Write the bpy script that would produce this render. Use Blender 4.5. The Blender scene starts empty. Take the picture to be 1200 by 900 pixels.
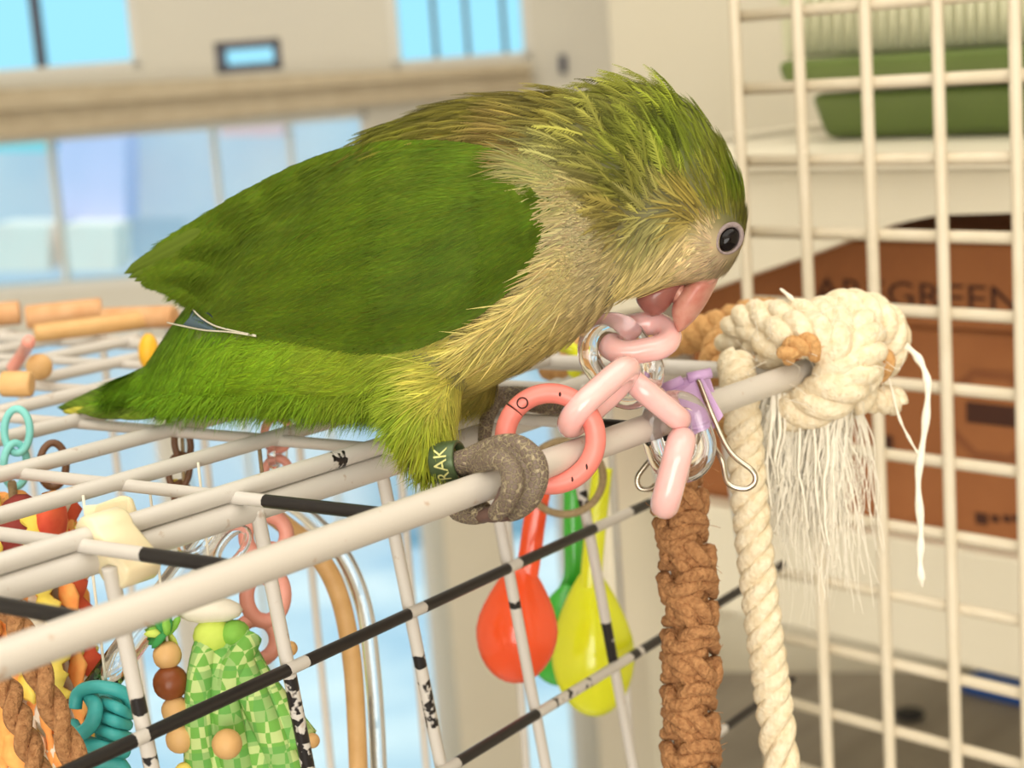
import bpy, math, random
import numpy as np
from mathutils import Vector, Matrix
from mathutils.bvhtree import BVHTree

scene = bpy.context.scene
COL = scene.collection
random.seed(7)
rng = np.random.default_rng(7)

# ------------------------------------------------------------------ camera
FPX = 2000.0                       # focal length in pixels of the 1200x900 frame
def nrm(v):
    v = np.asarray(v, float)
    return v / np.linalg.norm(v)
_r = nrm((1700, -502, FPX))        # direction of the cage rail (right, down, forward)
_c = nrm((-2930, -159, FPX))       # direction of the cross wires
_up = nrm(np.cross(_r, _c))
_ey = np.cross(_up, _r)
CM = np.array([_r, _ey, _up])      # camera axes -> world axes (x along the rail, z up)
TOPZ = 1.25                        # height of the cage top above the floor
def ray(x, y):
    return CM @ np.array([(x - 600) / FPX, (y - 450) / FPX, 1.0])
CP = np.array([0, 0, TOPZ]) - ray(575, 567) * 0.402
RV, DV, FV = CM[:, 0], CM[:, 1], CM[:, 2]
def U(x, y, Z):
    return CP + ray(x, y) * Z
def onp(x, y, p, n):
    d = ray(x, y)
    return CP + d * (np.dot(np.asarray(p) - CP, n) / np.dot(d, n))
def cdir(x, y, z):                 # camera-axes vector -> unit world vector
    return nrm(CM @ np.array([x, y, z], float))
def vpdir(x, y):
    return nrm(CM @ np.array([x - 600, y - 450, FPX]))
def proj(P):
    q = (np.asarray(P) - CP) @ CM
    return q[..., 0] / q[..., 2] * FPX + 600, q[..., 1] / q[..., 2] * FPX + 450, q[..., 2]

cd = bpy.data.cameras.new('camera')
cam = bpy.data.objects.new('camera', cd)
COL.objects.link(cam)
cd.sensor_width = 36.0
cd.lens = 36.0 * FPX / 1200.0
cd.clip_start = 0.01
cam.matrix_world = Matrix(((RV[0], -DV[0], -FV[0], CP[0]), (RV[1], -DV[1], -FV[1], CP[1]),
                           (RV[2], -DV[2], -FV[2], CP[2]), (0, 0, 0, 1)))
cd.dof.use_dof = True
cd.dof.focus_distance = 0.425
cd.dof.aperture_fstop = 16.0
scene.camera = cam

# ------------------------------------------------------------------ light
UPV = np.array([0, 0, 1.0])
FH = nrm(FV - UPV * FV[2])         # horizontal forward
RH = nrm(np.cross(FH, UPV))        # horizontal right
w = bpy.data.worlds.new('world'); scene.world = w; w.use_nodes = True
bg = w.node_tree.nodes['Background']
bg.inputs[0].default_value = (0.38, 0.82, 1.0, 1); bg.inputs[1].default_value = 1.1

def area(name, loc, target, sx, sy, power, col):
    l = bpy.data.lights.new(name, 'AREA'); l.shape = 'RECTANGLE'; l.size = sx; l.size_y = sy
    l.energy = power; l.color = col
    o = bpy.data.objects.new(name, l); COL.objects.link(o)
    o.location = loc
    o.rotation_euler = Vector(np.asarray(target) - np.asarray(loc)).to_track_quat('-Z', 'Y').to_euler()
    return o
CEIL = 2.55
BASE = np.array([0, 0, 0.0])
area('ceiling_lamp_offscreen', BASE - FH * 0.35 + UPV * (CEIL - 0.03), BASE - FH * 0.35, 2.2, 1.6, 24, (1.0, 0.94, 0.85))
area('window_behind_camera_offscreen', np.array([CP[0], CP[1], 0]) - FH * 2.57 - RH * 0.1 + UPV * 1.25, BASE + UPV * 1.15, 2.4, 2.0, 93, (1.0, 0.965, 0.91))
sun_d = bpy.data.lights.new('sun_offscreen', 'SUN'); sun_d.energy = 2.9; sun_d.angle = 0.02; sun_d.color = (1.0, 0.9, 0.8)
sun = bpy.data.objects.new('sun_offscreen', sun_d); COL.objects.link(sun)      # lights the house front outside the windows
sun.location = BASE - FH * 3 + UPV * 5
sun.rotation_euler = Vector(FH * 0.24 + RH * 0.75 - UPV * 0.72).to_track_quat('-Z', 'Y').to_euler()

scene.view_settings.view_transform = 'Standard'
scene.view_settings.look = 'None'
scene.view_settings.gamma = 1.0
scene.view_settings.use_curve_mapping = False
scene.view_settings.exposure = 0.0

# ------------------------------------------------------------------ helpers
def lin(c):
    c = np.asarray(c, float) / 255.0
    return np.where(c <= 0.04045, c / 12.92, ((c + 0.055) / 1.055) ** 2.4)
def S(r, g, b):
    l = lin((r, g, b)); return (float(l[0]), float(l[1]), float(l[2]), 1.0)

MATS = {}
def mat(name, col, rough=0.5, metal=0.0, col2=None, nscale=60.0, namt=0.5, bump=0.0, bscale=None,
        trans=0.0, ior=1.46, sss=0.0, coat=0.0, stretch=None, detail=3.0, bdist=0.0006):
    m = bpy.data.materials.new(name); m.use_nodes = True
    nt = m.node_tree; b = nt.nodes['Principled BSDF']
    b.inputs['Base Color'].default_value = col
    b.inputs['Roughness'].default_value = rough
    b.inputs['Metallic'].default_value = metal
    b.inputs['Transmission Weight'].default_value = trans
    b.inputs['IOR'].default_value = ior
    b.inputs['Coat Weight'].default_value = coat
    if sss:
        b.inputs['Subsurface Weight'].default_value = sss
        b.inputs['Subsurface Radius'].default_value = (1, 0.6, 0.5)
        b.inputs['Subsurface Scale'].default_value = 0.003
    if col2 is not None or bump:
        tc = nt.nodes.new('ShaderNodeTexCoord'); mp = nt.nodes.new('ShaderNodeMapping')
        nt.links.new(tc.outputs['Object'], mp.inputs[0])
        if stretch: mp.inputs['Scale'].default_value = stretch
        nz = nt.nodes.new('ShaderNodeTexNoise'); nz.inputs['Scale'].default_value = nscale
        nz.inputs['Detail'].default_value = detail
        nt.links.new(mp.outputs[0], nz.inputs['Vector'])
        if col2 is not None:
            mr = nt.nodes.new('ShaderNodeMapRange')
            mr.inputs['From Min'].default_value = 0.5 - namt * 0.5; mr.inputs['From Max'].default_value = 0.5 + namt * 0.5
            nt.links.new(nz.outputs['Fac'], mr.inputs['Value'])
            mx = nt.nodes.new('ShaderNodeMix'); mx.data_type = 'RGBA'
            mx.inputs[6].default_value = col; mx.inputs[7].default_value = col2
            nt.links.new(mr.outputs[0], mx.inputs[0]); nt.links.new(mx.outputs[2], b.inputs['Base Color'])
        if bump:
            n2 = nt.nodes.new('ShaderNodeTexNoise'); n2.inputs['Scale'].default_value = bscale or nscale
            n2.inputs['Detail'].default_value = 4
            nt.links.new(mp.outputs[0], n2.inputs['Vector'])
            bp = nt.nodes.new('ShaderNodeBump'); bp.inputs['Strength'].default_value = bump
            bp.inputs['Distance'].default_value = bdist
            nt.links.new(n2.outputs['Fac'], bp.inputs['Height']); nt.links.new(bp.outputs[0], b.inputs['Normal'])
    MATS[name] = m
    return m

def wire_mat(name, paint, rust):
    """cream powder coat that has been chewed off where the 'chip' attribute is high"""
    m = mat(name, paint, 0.38, coat=0.15)
    nt = m.node_tree; b = nt.nodes['Principled BSDF']
    at = nt.nodes.new('ShaderNodeAttribute'); at.attribute_name = 'chip'
    tc = nt.nodes.new('ShaderNodeTexCoord')
    nz = nt.nodes.new('ShaderNodeTexNoise'); nz.inputs['Scale'].default_value = 330; nz.inputs['Detail'].default_value = 2
    nt.links.new(tc.outputs['Object'], nz.inputs['Vector'])
    ad = nt.nodes.new('ShaderNodeMath'); ad.operation = 'MULTIPLY_ADD'
    ad.inputs[1].default_value = 0.9; ad.inputs[2].default_value = -0.45
    nt.links.new(nz.outputs['Fac'], ad.inputs[0])
    sm = nt.nodes.new('ShaderNodeMath'); sm.operation = 'ADD'
    nt.links.new(at.outputs['Fac'], sm.inputs[0]); nt.links.new(ad.outputs[0], sm.inputs[1])
    rp = nt.nodes.new('ShaderNodeMapRange'); rp.inputs['From Min'].default_value = 0.47; rp.inputs['From Max'].default_value = 0.53
    nt.links.new(sm.outputs[0], rp.inputs['Value'])
    n3 = nt.nodes.new('ShaderNodeTexNoise'); n3.inputs['Scale'].default_value = 260; n3.inputs['Detail'].default_value = 5
    nt.links.new(tc.outputs['Object'], n3.inputs['Vector'])
    r3 = nt.nodes.new('ShaderNodeMapRange'); r3.inputs['From Min'].default_value = 0.66; r3.inputs['From Max'].default_value = 0.74
    r3.inputs['To Max'].default_value = 0.55
    nt.links.new(n3.outputs['Fac'], r3.inputs['Value'])
    m1 = nt.nodes.new('ShaderNodeMix'); m1.data_type = 'RGBA'; m1.inputs[6].default_value = paint; m1.inputs[7].default_value = rust
    nt.links.new(r3.outputs[0], m1.inputs[0])
    m2 = nt.nodes.new('ShaderNodeMix'); m2.data_type = 'RGBA'; m2.inputs[7].default_value = S(30, 26, 26)
    nt.links.new(m1.outputs[2], m2.inputs[6]); nt.links.new(rp.outputs[0], m2.inputs[0])
    nt.links.new(m2.outputs[2], b.inputs['Base Color'])
    iv = nt.nodes.new('ShaderNodeMath'); iv.operation = 'SUBTRACT'; iv.inputs[0].default_value = 1.0
    nt.links.new(rp.outputs[0], iv.inputs[1])
    bp = nt.nodes.new('ShaderNodeBump'); bp.inputs['Strength'].default_value = 0.8; bp.inputs['Distance'].default_value = 0.0003
    nt.links.new(iv.outputs[0], bp.inputs['Height']); nt.links.new(bp.outputs[0], b.inputs['Normal'])
    return m

def col_mat(name, rough=0.6, sss=0.0):
    m = mat(name, (0.5, 0.5, 0.5, 1), rough, sss=sss)
    nt = m.node_tree
    at = nt.nodes.new('ShaderNodeAttribute'); at.attribute_name = 'col'
    nt.links.new(at.outputs['Color'], nt.nodes['Principled BSDF'].inputs['Base Color'])
    nt.nodes['Principled BSDF'].inputs['Specular IOR Level'].default_value = 0.12
    return m

ORG = {}
def org(o):
    return ORG.get(o.name, np.zeros(3)) if o is not None else np.zeros(3)

def link_mesh(name, me, parent=None, m=None, loc=None):
    o = bpy.data.objects.new(name, me); COL.objects.link(o)
    if m is not None: me.materials.append(m)
    if parent is not None:
        o.parent = parent
        ORG[o.name] = org(parent)
    elif loc is not None:
        o.location = loc; ORG[o.name] = np.asarray(loc, float)
    return o

class MB:
    def __init__(s):
        s.v = []; s.f = []; s.chip = []; s.n = 0
    def add(s, V, F, chip=None):
        V = np.asarray(V, float).reshape(-1, 3)
        s.v.append(V); s.chip.append(np.zeros(len(V)) if chip is None else np.asarray(chip, float))
        s.f += [tuple(i + s.n for i in f) for f in F]
        s.n += len(V)
    def tube(s, P, r, n=10, closed=False, chip=None, flat=None, up=None, caps=True):
        P = np.asarray(P, float); k = len(P)
        r = np.full(k, r) if np.isscalar(r) else np.asarray(r, float)
        if closed: T = np.roll(P, -1, 0) - np.roll(P, 1, 0)
        else: T = np.gradient(P, axis=0)
        T = T / np.maximum(np.linalg.norm(T, axis=1, keepdims=True), 1e-12)
        a = np.asarray(up, float) if up is not None else (UPV if abs(T[0][2]) < 0.9 else np.array([1.0, 0, 0]))
        N = np.zeros_like(P); a = nrm(a - T[0] * np.dot(a, T[0])); N[0] = a
        for i in range(1, k):
            b_ = N[i - 1] - T[i] * np.dot(N[i - 1], T[i]); N[i] = b_ / max(np.linalg.norm(b_), 1e-12)
        if closed:           # spread the twist
            b_ = N[-1] - T[0] * np.dot(N[-1], T[0]); b_ = nrm(b_)
            ang = math.atan2(np.dot(np.cross(b_, N[0]), T[0]), np.dot(b_, N[0]))
            for i in range(k):
                th = ang * i / k
                N[i] = N[i] * math.cos(th) + np.cross(T[i], N[i]) * math.sin(th)
        B = np.cross(T, N)
        fx, fy = flat if flat else (1, 1)
        th = np.linspace(0, 2 * math.pi, n, endpoint=False)
        V = P[:, None, :] + r[:, None, None] * (fx * np.cos(th)[None, :, None] * N[:, None, :] + fy * np.sin(th)[None, :, None] * B[:, None, :])
        F = []
        kk = k if closed else k - 1
        for i in range(kk):
            j = (i + 1) % k
            for q in range(n):
                F.append((i * n + q, i * n + (q + 1) % n, j * n + (q + 1) % n, j * n + q))
        if not closed and caps:
            F.append(tuple(range(n - 1, -1, -1))); F.append(tuple((k - 1) * n + q for q in range(n)))
        ch = None if chip is None else np.repeat(np.asarray(chip, float), n)
        s.add(V.reshape(-1, 3), F, ch)
        return s
    def ell(s, c, ax, ay, az, nu=14, nv=9):
        c = np.asarray(c); V = [c + az]; F = []
        for i in range(1, nv):
            ph = math.pi * i / nv
            for q in range(nu):
                th = 2 * math.pi * q / nu
                V.append(c + az * math.cos(ph) + math.sin(ph) * (ax * math.cos(th) + ay * math.sin(th)))
        V.append(c - az); L = len(V) - 1
        for q in range(nu): F.append((0, 1 + q, 1 + (q + 1) % nu))
        for i in range(nv - 2):
            for q in range(nu):
                a_ = 1 + i * nu + q; b_ = 1 + i * nu + (q + 1) % nu
                F.append((a_, a_ + nu, b_ + nu, b_))
        for q in range(nu): F.append((L, L - nu + (q + 1) % nu, L - nu + q))
        s.add(V, F); return s
    def ball(s, c, r, nu=16, nv=10):
        return s.ell(c, np.array([r, 0, 0]), np.array([0, r, 0]), np.array([0, 0, r]), nu, nv)
    def box(s, c, hx, hy, hz):
        c = np.asarray(c)
        V = [c + a * hx + b * hy + d * hz for a in (-1, 1) for b in (-1, 1) for d in (-1, 1)]
        s.add(V, [(0, 1, 3, 2), (4, 6, 7, 5), (0, 4, 5, 1), (2, 3, 7, 6), (0, 2, 6, 4), (1, 5, 7, 3)]); return s
    def hexa(s, q, back):      # quad q (4 points) extruded by vector back
        q = [np.asarray(p) for p in q]
        V = q + [p + back for p in q]
        s.add(V, [(0, 1, 2, 3), (7, 6, 5, 4), (0, 4, 5, 1), (1, 5, 6, 2), (2, 6, 7, 3), (3, 7, 4, 0)]); return s
    def prism(s, poly, back):  # polygon extruded by a vector
        k = len(poly); V = [np.asarray(p) for p in poly]; V = V + [p + back for p in V]
        F = [tuple(range(k)), tuple(range(2 * k - 1, k - 1, -1))]
        for i in range(k): F.append((i, i + k, (i + 1) % k + k, (i + 1) % k))
        s.add(V, F); return s
    def loft(s, rings, caps=True):
        k = len(rings); n = len(rings[0]); F = []
        for i in range(k - 1):
            for q in range(n):
                F.append((i * n + q, i * n + (q + 1) % n, (i + 1) * n + (q + 1) % n, (i + 1) * n + q))
        if caps: F.append(tuple(range(n - 1, -1, -1))); F.append(tuple((k - 1) * n + q for q in range(n)))
        s.add(np.concatenate([np.asarray(r_) for r_ in rings]), F); return s
    def mesh(s, name, o=np.zeros(3), smooth=True):
        V = np.concatenate(s.v) - o
        me = bpy.data.meshes.new(name)
        me.from_pydata(V.tolist(), [], s.f)
        ch = np.concatenate(s.chip)
        if ch.any():
            a = me.attributes.new('chip', 'FLOAT', 'POINT'); a.data.foreach_set('value', ch.astype(np.float32))
        me.update()
        import bmesh
        bm = bmesh.new(); bm.from_mesh(me); bmesh.ops.recalc_face_normals(bm, faces=bm.faces[:]); bm.to_mesh(me); bm.free()
        if smooth: me.polygons.foreach_set('use_smooth', [True] * len(me.polygons))
        return me
    def build(s, name, m, parent=None, smooth=True, bevel=0.0, sub=0):
        o_ = org(parent)
        if parent is None:
            V = np.concatenate(s.v); o_ = np.array([V[:, 0].mean(), V[:, 1].mean(), V[:, 2].min()])
        me = s.mesh(name, o_, smooth)
        o = link_mesh(name, me, parent, m, None if parent is not None else o_)
        if bevel:
            b = o.modifiers.new('bevel', 'BEVEL'); b.width = bevel; b.segments = 3; b.limit_method = 'ANGLE'
        if sub:
            q = o.modifiers.new('subdivision', 'SUBSURF'); q.levels = sub; q.render_levels = sub
        return o

def tag(o, label, cat, group=None):
    o['label'] = label; o['category'] = cat
    if group: o['group'] = group
    return o
def thing(name, label, cat, loc, group=None):
    o = bpy.data.objects.new(name, None); COL.objects.link(o)
    o.empty_display_size = 0.01
    o.location = loc; ORG[o.name] = np.asarray(loc, float)
    return tag(o, label, cat, group)
def struct(o):
    o['kind'] = 'structure'; return o

def spline(P, k=8, closed=False):
    P = np.asarray(P, float); n = len(P); out = []
    rngs = range(n if closed else n - 1)
    for i in rngs:
        if closed: p0, p1, p2, p3 = P[(i - 1) % n], P[i], P[(i + 1) % n], P[(i + 2) % n]
        else: p0, p1, p2, p3 = P[max(i - 1, 0)], P[i], P[i + 1], P[min(i + 2, n - 1)]
        for j in range(k):
            t = j / k
            out.append(0.5 * ((2 * p1) + (-p0 + p2) * t + (2 * p0 - 5 * p1 + 4 * p2 - p3) * t * t + (-p0 + 3 * p1 - 3 * p2 + p3) * t ** 3))
    if not closed: out.append(P[-1])
    return np.array(out)
def pxs(L):                # list of (x, y, Z) -> points
    return np.array([U(*q) for q in L])
def seg(a, b, step=0.0015):
    a = np.asarray(a); b = np.asarray(b); k = max(2, int(np.linalg.norm(b - a) / step))
    return a + (b - a) * np.linspace(0, 1, k)[:, None]

# ------------------------------------------------------------------ materials
mat('cream_wall', S(236, 228, 206), 0.7, col2=S(228, 219, 196), nscale=2.0)
mat('back_wall', S(232, 228, 215), 0.7, col2=S(224, 219, 205), nscale=2.0)
mat('beige_wood', S(205, 190, 160), 0.55, col2=S(190, 173, 142), nscale=6, stretch=(1, 8, 8))
mat('ceiling_white', S(240, 238, 230), 0.8, col2=S(234, 232, 224), nscale=3)
mat('bench_grey', S(160, 150, 134), 0.6, col2=S(134, 124, 110), nscale=5.0, stretch=(1, 6, 1))
mat('floor_grey', S(150, 140, 130), 0.5, col2=S(128, 119, 112), nscale=3.0, stretch=(1, 6, 1))
mat('white_shelf', S(240, 232, 210), 0.45, col2=S(232, 223, 200), nscale=4)
mat('dark_frame', S(95, 95, 110), 0.5, col2=S(80, 80, 92), nscale=20)
mat('post_cream', S(235, 226, 205), 0.5, col2=S(228, 218, 195), nscale=5)
mat('pavement', S(222, 220, 218), 0.8, col2=S(170, 188, 202), nscale=2.2, namt=0.35)
mat('facade', S(236, 226, 224), 0.8, col2=S(206, 212, 224), nscale=1.6, namt=0.3)
mat('facade_pink', S(255, 205, 200), 0.8, col2=S(250, 190, 190), nscale=8)
mat('facade_aqua', S(150, 220, 225), 0.8, col2=S(160, 228, 230), nscale=8)
mat('facade_peach', S(255, 238, 222), 0.8, col2=S(255, 230, 214), nscale=8)
mat('facade_lilac', S(225, 215, 245), 0.8, col2=S(215, 210, 240), nscale=8)
mat('window_glass', (0.93, 0.98, 1, 1), 0.02, trans=1.0, ior=1.02)
mat('tray_green', S(104, 122, 62), 0.4, col2=S(88, 106, 50), nscale=12, coat=0.2)
mat('tub_clear', S(222, 220, 190), 0.3, col2=S(214, 214, 180), nscale=12)
mat('cardboard', S(166, 106, 62), 0.8, col2=S(150, 92, 52), nscale=30, bump=0.1, bscale=300)
mat('print_brown', S(74, 40, 26), 0.8, col2=S(66, 36, 24), nscale=40)
mat('print_faint', S(140, 86, 50), 0.8, col2=S(134, 80, 46), nscale=40)
mat('blue_plastic', S(24, 84, 160), 0.4, col2=S(20, 74, 150), nscale=20)
mat('black_rubber', S(24, 22, 20), 0.6, col2=S(32, 28, 26), nscale=20)
mat('grid_white', S(228, 216, 192), 0.4, col2=S(220, 207, 180), nscale=60)
wire_mat('wire_cream', S(208, 200, 188), S(170, 120, 70))
wire_mat('wire_white', S(208, 202, 193), S(165, 130, 95))
mat('clip_plastic', S(240, 226, 190), 0.35, col2=S(236, 220, 180), nscale=90, sss=0.3, coat=0.3)
mat('coral_paint', S(240, 138, 126), 0.42, col2=S(236, 128, 116), nscale=200, coat=0.1)
mat('dark_chip', S(70, 40, 34), 0.5, metal=0.4, col2=S(50, 30, 26), nscale=300)
mat('pink_plastic', S(250, 200, 196), 0.2, col2=S(246, 190, 186), nscale=120, sss=0.5, coat=0.5)
mat('clear_plastic', (0.97, 0.97, 0.98, 1), 0.03, trans=1.0, ior=1.45)
mat('purple_paint', S(206, 170, 212), 0.38, col2=S(196, 158, 204), nscale=150, coat=0.2)
mat('steel', S(205, 195, 178), 0.22, metal=1.0, col2=S(190, 180, 160), nscale=80)
mat('orange_plastic', S(250, 92, 44), 0.25, col2=S(246, 84, 38), nscale=60, sss=0.15, coat=0.5)
mat('yellow_plastic', S(228, 232, 40), 0.25, col2=S(222, 226, 34), nscale=60, sss=0.15, coat=0.5)
mat('green_plastic', S(70, 190, 60), 0.25, col2=S(62, 178, 54), nscale=60, sss=0.15, coat=0.5)
mat('twine', S(172, 150, 112), 0.9, col2=S(140, 118, 84), nscale=900, bump=0.6, bscale=1500)
mat('jute', S(200, 148, 98), 0.95, col2=S(150, 100, 60), nscale=700, bump=1.0, bscale=900, bdist=.0015)
mat('sisal', S(232, 184, 122), 0.95, col2=S(206, 150, 90), nscale=600, bump=1.0, bscale=800, bdist=.0018)
mat('cotton', S(248, 236, 208), 0.95, col2=S(228, 206, 166), nscale=420, bump=1.0, bscale=900, bdist=.0009)
mat('cotton_white', S(250, 243, 226), 0.95, col2=S(240, 232, 212), nscale=500)
mat('beak_red', S(186, 106, 92), 0.38, col2=S(206, 154, 136), nscale=260, sss=0.2, coat=0.1)
mat('beak_brown', S(160, 100, 90), 0.36, col2=S(134, 80, 72), nscale=180, sss=0.2, coat=0.2)
mat('eye_black', S(12, 8, 8), 0.12, col2=S(20, 13, 12), nscale=300)
MATS['eye_black'].node_tree.nodes['Principled BSDF'].inputs['Specular IOR Level'].default_value = 0.3
mat('eyelid', S(152, 136, 132), 0.7, col2=S(126, 110, 108), nscale=900, bump=0.5, bscale=1500)
mat('claw', S(110, 84, 74), 0.35, col2=S(76, 56, 50), nscale=300)
mat('band_green', S(84, 100, 66), 0.35, metal=0.3, col2=S(70, 88, 56), nscale=300)
mat('band_text', S(214, 212, 140), 0.4, col2=S(204, 200, 126), nscale=300)
mat('quill', S(216, 208, 190), 0.5, col2=S(196, 190, 170), nscale=300)
col_mat('plumage', 0.62)
col_mat('under_plumage', 0.8)
m = mat('scaly_skin', S(120, 104, 92), 0.55)
nt = m.node_tree; b = nt.nodes['Principled BSDF']
tc = nt.nodes.new('ShaderNodeTexCoord'); vo = nt.nodes.new('ShaderNodeTexVoronoi'); vo.feature = 'DISTANCE_TO_EDGE'
vo.inputs['Scale'].default_value = 820
nt.links.new(tc.outputs['Object'], vo.inputs['Vector'])
mr = nt.nodes.new('ShaderNodeMapRange'); mr.inputs['From Min'].default_value = 0.02; mr.inputs['From Max'].default_value = 0.13
nt.links.new(vo.outputs['Distance'], mr.inputs['Value'])
mx = nt.nodes.new('ShaderNodeMix'); mx.data_type = 'RGBA'; mx.inputs[6].default_value = S(176, 160, 128); mx.inputs[7].default_value = S(112, 96, 84)
nt.links.new(mr.outputs[0], mx.inputs[0]); nt.links.new(mx.outputs[2], b.inputs['Base Color'])
bp = nt.nodes.new('ShaderNodeBump'); bp.inputs['Strength'].default_value = 1.0; bp.inputs['Distance'].default_value = 0.0004
nt.links.new(mr.outputs[0], bp.inputs['Height']); nt.links.new(bp.outputs[0], b.inputs['Normal'])
for nm, c1, c2, rg in [('toy_orange', (246, 140, 70), (250, 196, 110), .8), ('toy_red', (214, 70, 50), (236, 110, 70), .8),
        ('toy_yellow', (240, 210, 70), (246, 226, 120), .8), ('toy_maroon', (130, 44, 40), (160, 70, 60), .8),
        ('toy_teal', (70, 176, 172), (56, 160, 160), .45), ('toy_aqua', (120, 200, 196), (140, 214, 206), .6),
        ('wood_tan', (228, 184, 124), (214, 166, 104), .5), ('wood_brown', (146, 80, 40), (126, 64, 30), .35),
        ('leaf_green', (112, 176, 60), (150, 204, 84), .7), ('lime', (196, 220, 84), (214, 230, 110), .7),
        ('deep_green', (50, 140, 70), (70, 160, 80), .7), ('off_white', (240, 232, 214), (228, 220, 200), .7),
        ('salmon', (240, 168, 150), (236, 156, 140), .4), ('wood_orange', (224, 178, 132), (210, 154, 102), .6),
        ('brown_ring', (120, 84, 58), (98, 66, 44), .5), ('amber', (246, 190, 50), (240, 180, 40), .4),
        ('table_top', (200, 190, 172), (188, 176, 158), .5), ('tray_grey', (190, 200, 210), (180, 190, 202), .5),
        ('lilac', (220, 180, 226), (206, 170, 216), .4)]:
    mat(nm, S(*c1), rg, col2=S(*c2), nscale=160, bump=0.2 if rg > .6 else 0.0, bscale=700)
MT = MATS

# ------------------------------------------------------------------ the room
# back wall plane: 2.6 m ahead of the camera, square to the horizontal viewing direction
WB = CP + FH * 2.6
def onB(x, y, off=0.0):
    return onp(x, y, WB + FH * off, FH)
# wire panel plane on the right
GD = vpdir(-1298, 310); GD = nrm(GD - UPV * GD[2])       # along the panel, away to the left
GN = nrm(np.cross(GD, UPV)); GN = GN if np.dot(GN, FV) > 0 else -GN
G0 = U(1000, 450, 0.72)
def onG(x, y, off=0.0):
    return onp(x, y, G0 + GN * off, GN)

def wallquad(P0, P1, z0, z1, back):
    P0 = np.array([P0[0], P0[1], 0]); P1 = np.array([P1[0], P1[1], 0])
    return [P0 + UPV * z0, P1 + UPV * z0, P1 + UPV * z1, P0 + UPV * z1], back
T = 0.06
WL = -2.0; WRr = 1.25       # extents of the room along RH, measured from the camera axis
FB = 2.6; FF = -2.6         # back wall, wall behind the camera (along FH)
C0 = np.array([CP[0], CP[1], 0])
def rm(u, v_, z): return C0 + RH * u + FH * v_ + UPV * z
def slab(name, m, u0, u1, v0, v1, z0, z1, parent=None, smooth=False, bevel=0.0):
    b_ = MB(); b_.box(rm((u0 + u1) / 2, (v0 + v1) / 2, (z0 + z1) / 2), RH * (u1 - u0) / 2, FH * (v1 - v0) / 2, UPV * (z1 - z0) / 2)
    return b_.build(name, MT[m], parent, smooth, bevel)
struct(slab('floor', 'floor_grey', WL, WRr + .8, FF, FB + T, -T, 0))
struct(slab('ceiling', 'ceiling_white', WL, WRr + .8, FF, FB + T, CEIL, CEIL + T))
struct(slab('wall_left', 'back_wall', WL - T, WL, FF, FB + T, -T, CEIL))
struct(slab('wall_right', 'cream_wall', WRr + .8, WRr + .8 + T, FF, FB + T, -T, CEIL))
struct(slab('wall_front', 'cream_wall', WL, WRr + .8, FF - T, FF, -T, CEIL))

# back wall with openings: windows given as pixel rectangles on the wall plane
def uz(x, y):
    p = onB(x, y); q = p - C0
    return float(np.dot(q, RH)), float(p[2])
def rect(x0, y0, x1, y1):
    a = uz(x0, (y0 + y1) / 2)[0]; b_ = uz(x1, (y0 + y1) / 2)[0]
    xm = (x0 + x1) / 2
    return a, b_, uz(xm, y1)[1], uz(xm, y0)[1]
wins = [rect(-160, -120, 155, 92), rect(252, 47, 330, 84), rect(452, -120, 618, 76),
        rect(-160, 150, 440, 335)]
ZS = uz(300, 360)[1]
wins += [(uz(-160, 600)[0], uz(200, 600)[0], 0.12, ZS - .02), (uz(215, 600)[0], uz(508, 700)[0], 0.12, ZS - .02), (uz(592, 700)[0], uz(668, 700)[0], 0.12, ZS - .02)]
us = sorted(set([WL, WRr + .8] + [round(q, 5) for w_ in wins for q in w_[:2]]))
zs = sorted(set([-T, CEIL] + [round(q, 5) for w_ in wins for q in w_[2:]]))
wb = MB()
for i in range(len(us) - 1):
    run = None
    for j in range(len(zs) - 1):
        um = (us[i] + us[i + 1]) / 2; zm = (zs[j] + zs[j + 1]) / 2
        hole = any(w_[0] < um < w_[1] and w_[2] < zm < w_[3] for w_ in wins)
        if hole:
            if run is not None:
                wb.box(rm(um, FB + T / 2, (run + zs[j]) / 2), RH * (us[i + 1] - us[i]) / 2, FH * T / 2, UPV * (zs[j] - run) / 2); run = None
        elif run is None: run = zs[j]
    if run is not None:
        wb.box(rm((us[i] + us[i + 1]) / 2, FB + T / 2, (run + CEIL) / 2), RH * (us[i + 1] - us[i]) / 2, FH * T / 2, UPV * (CEIL - run) / 2)
struct(wb.build('wall_back', MT['back_wall'], smooth=False))

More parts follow.
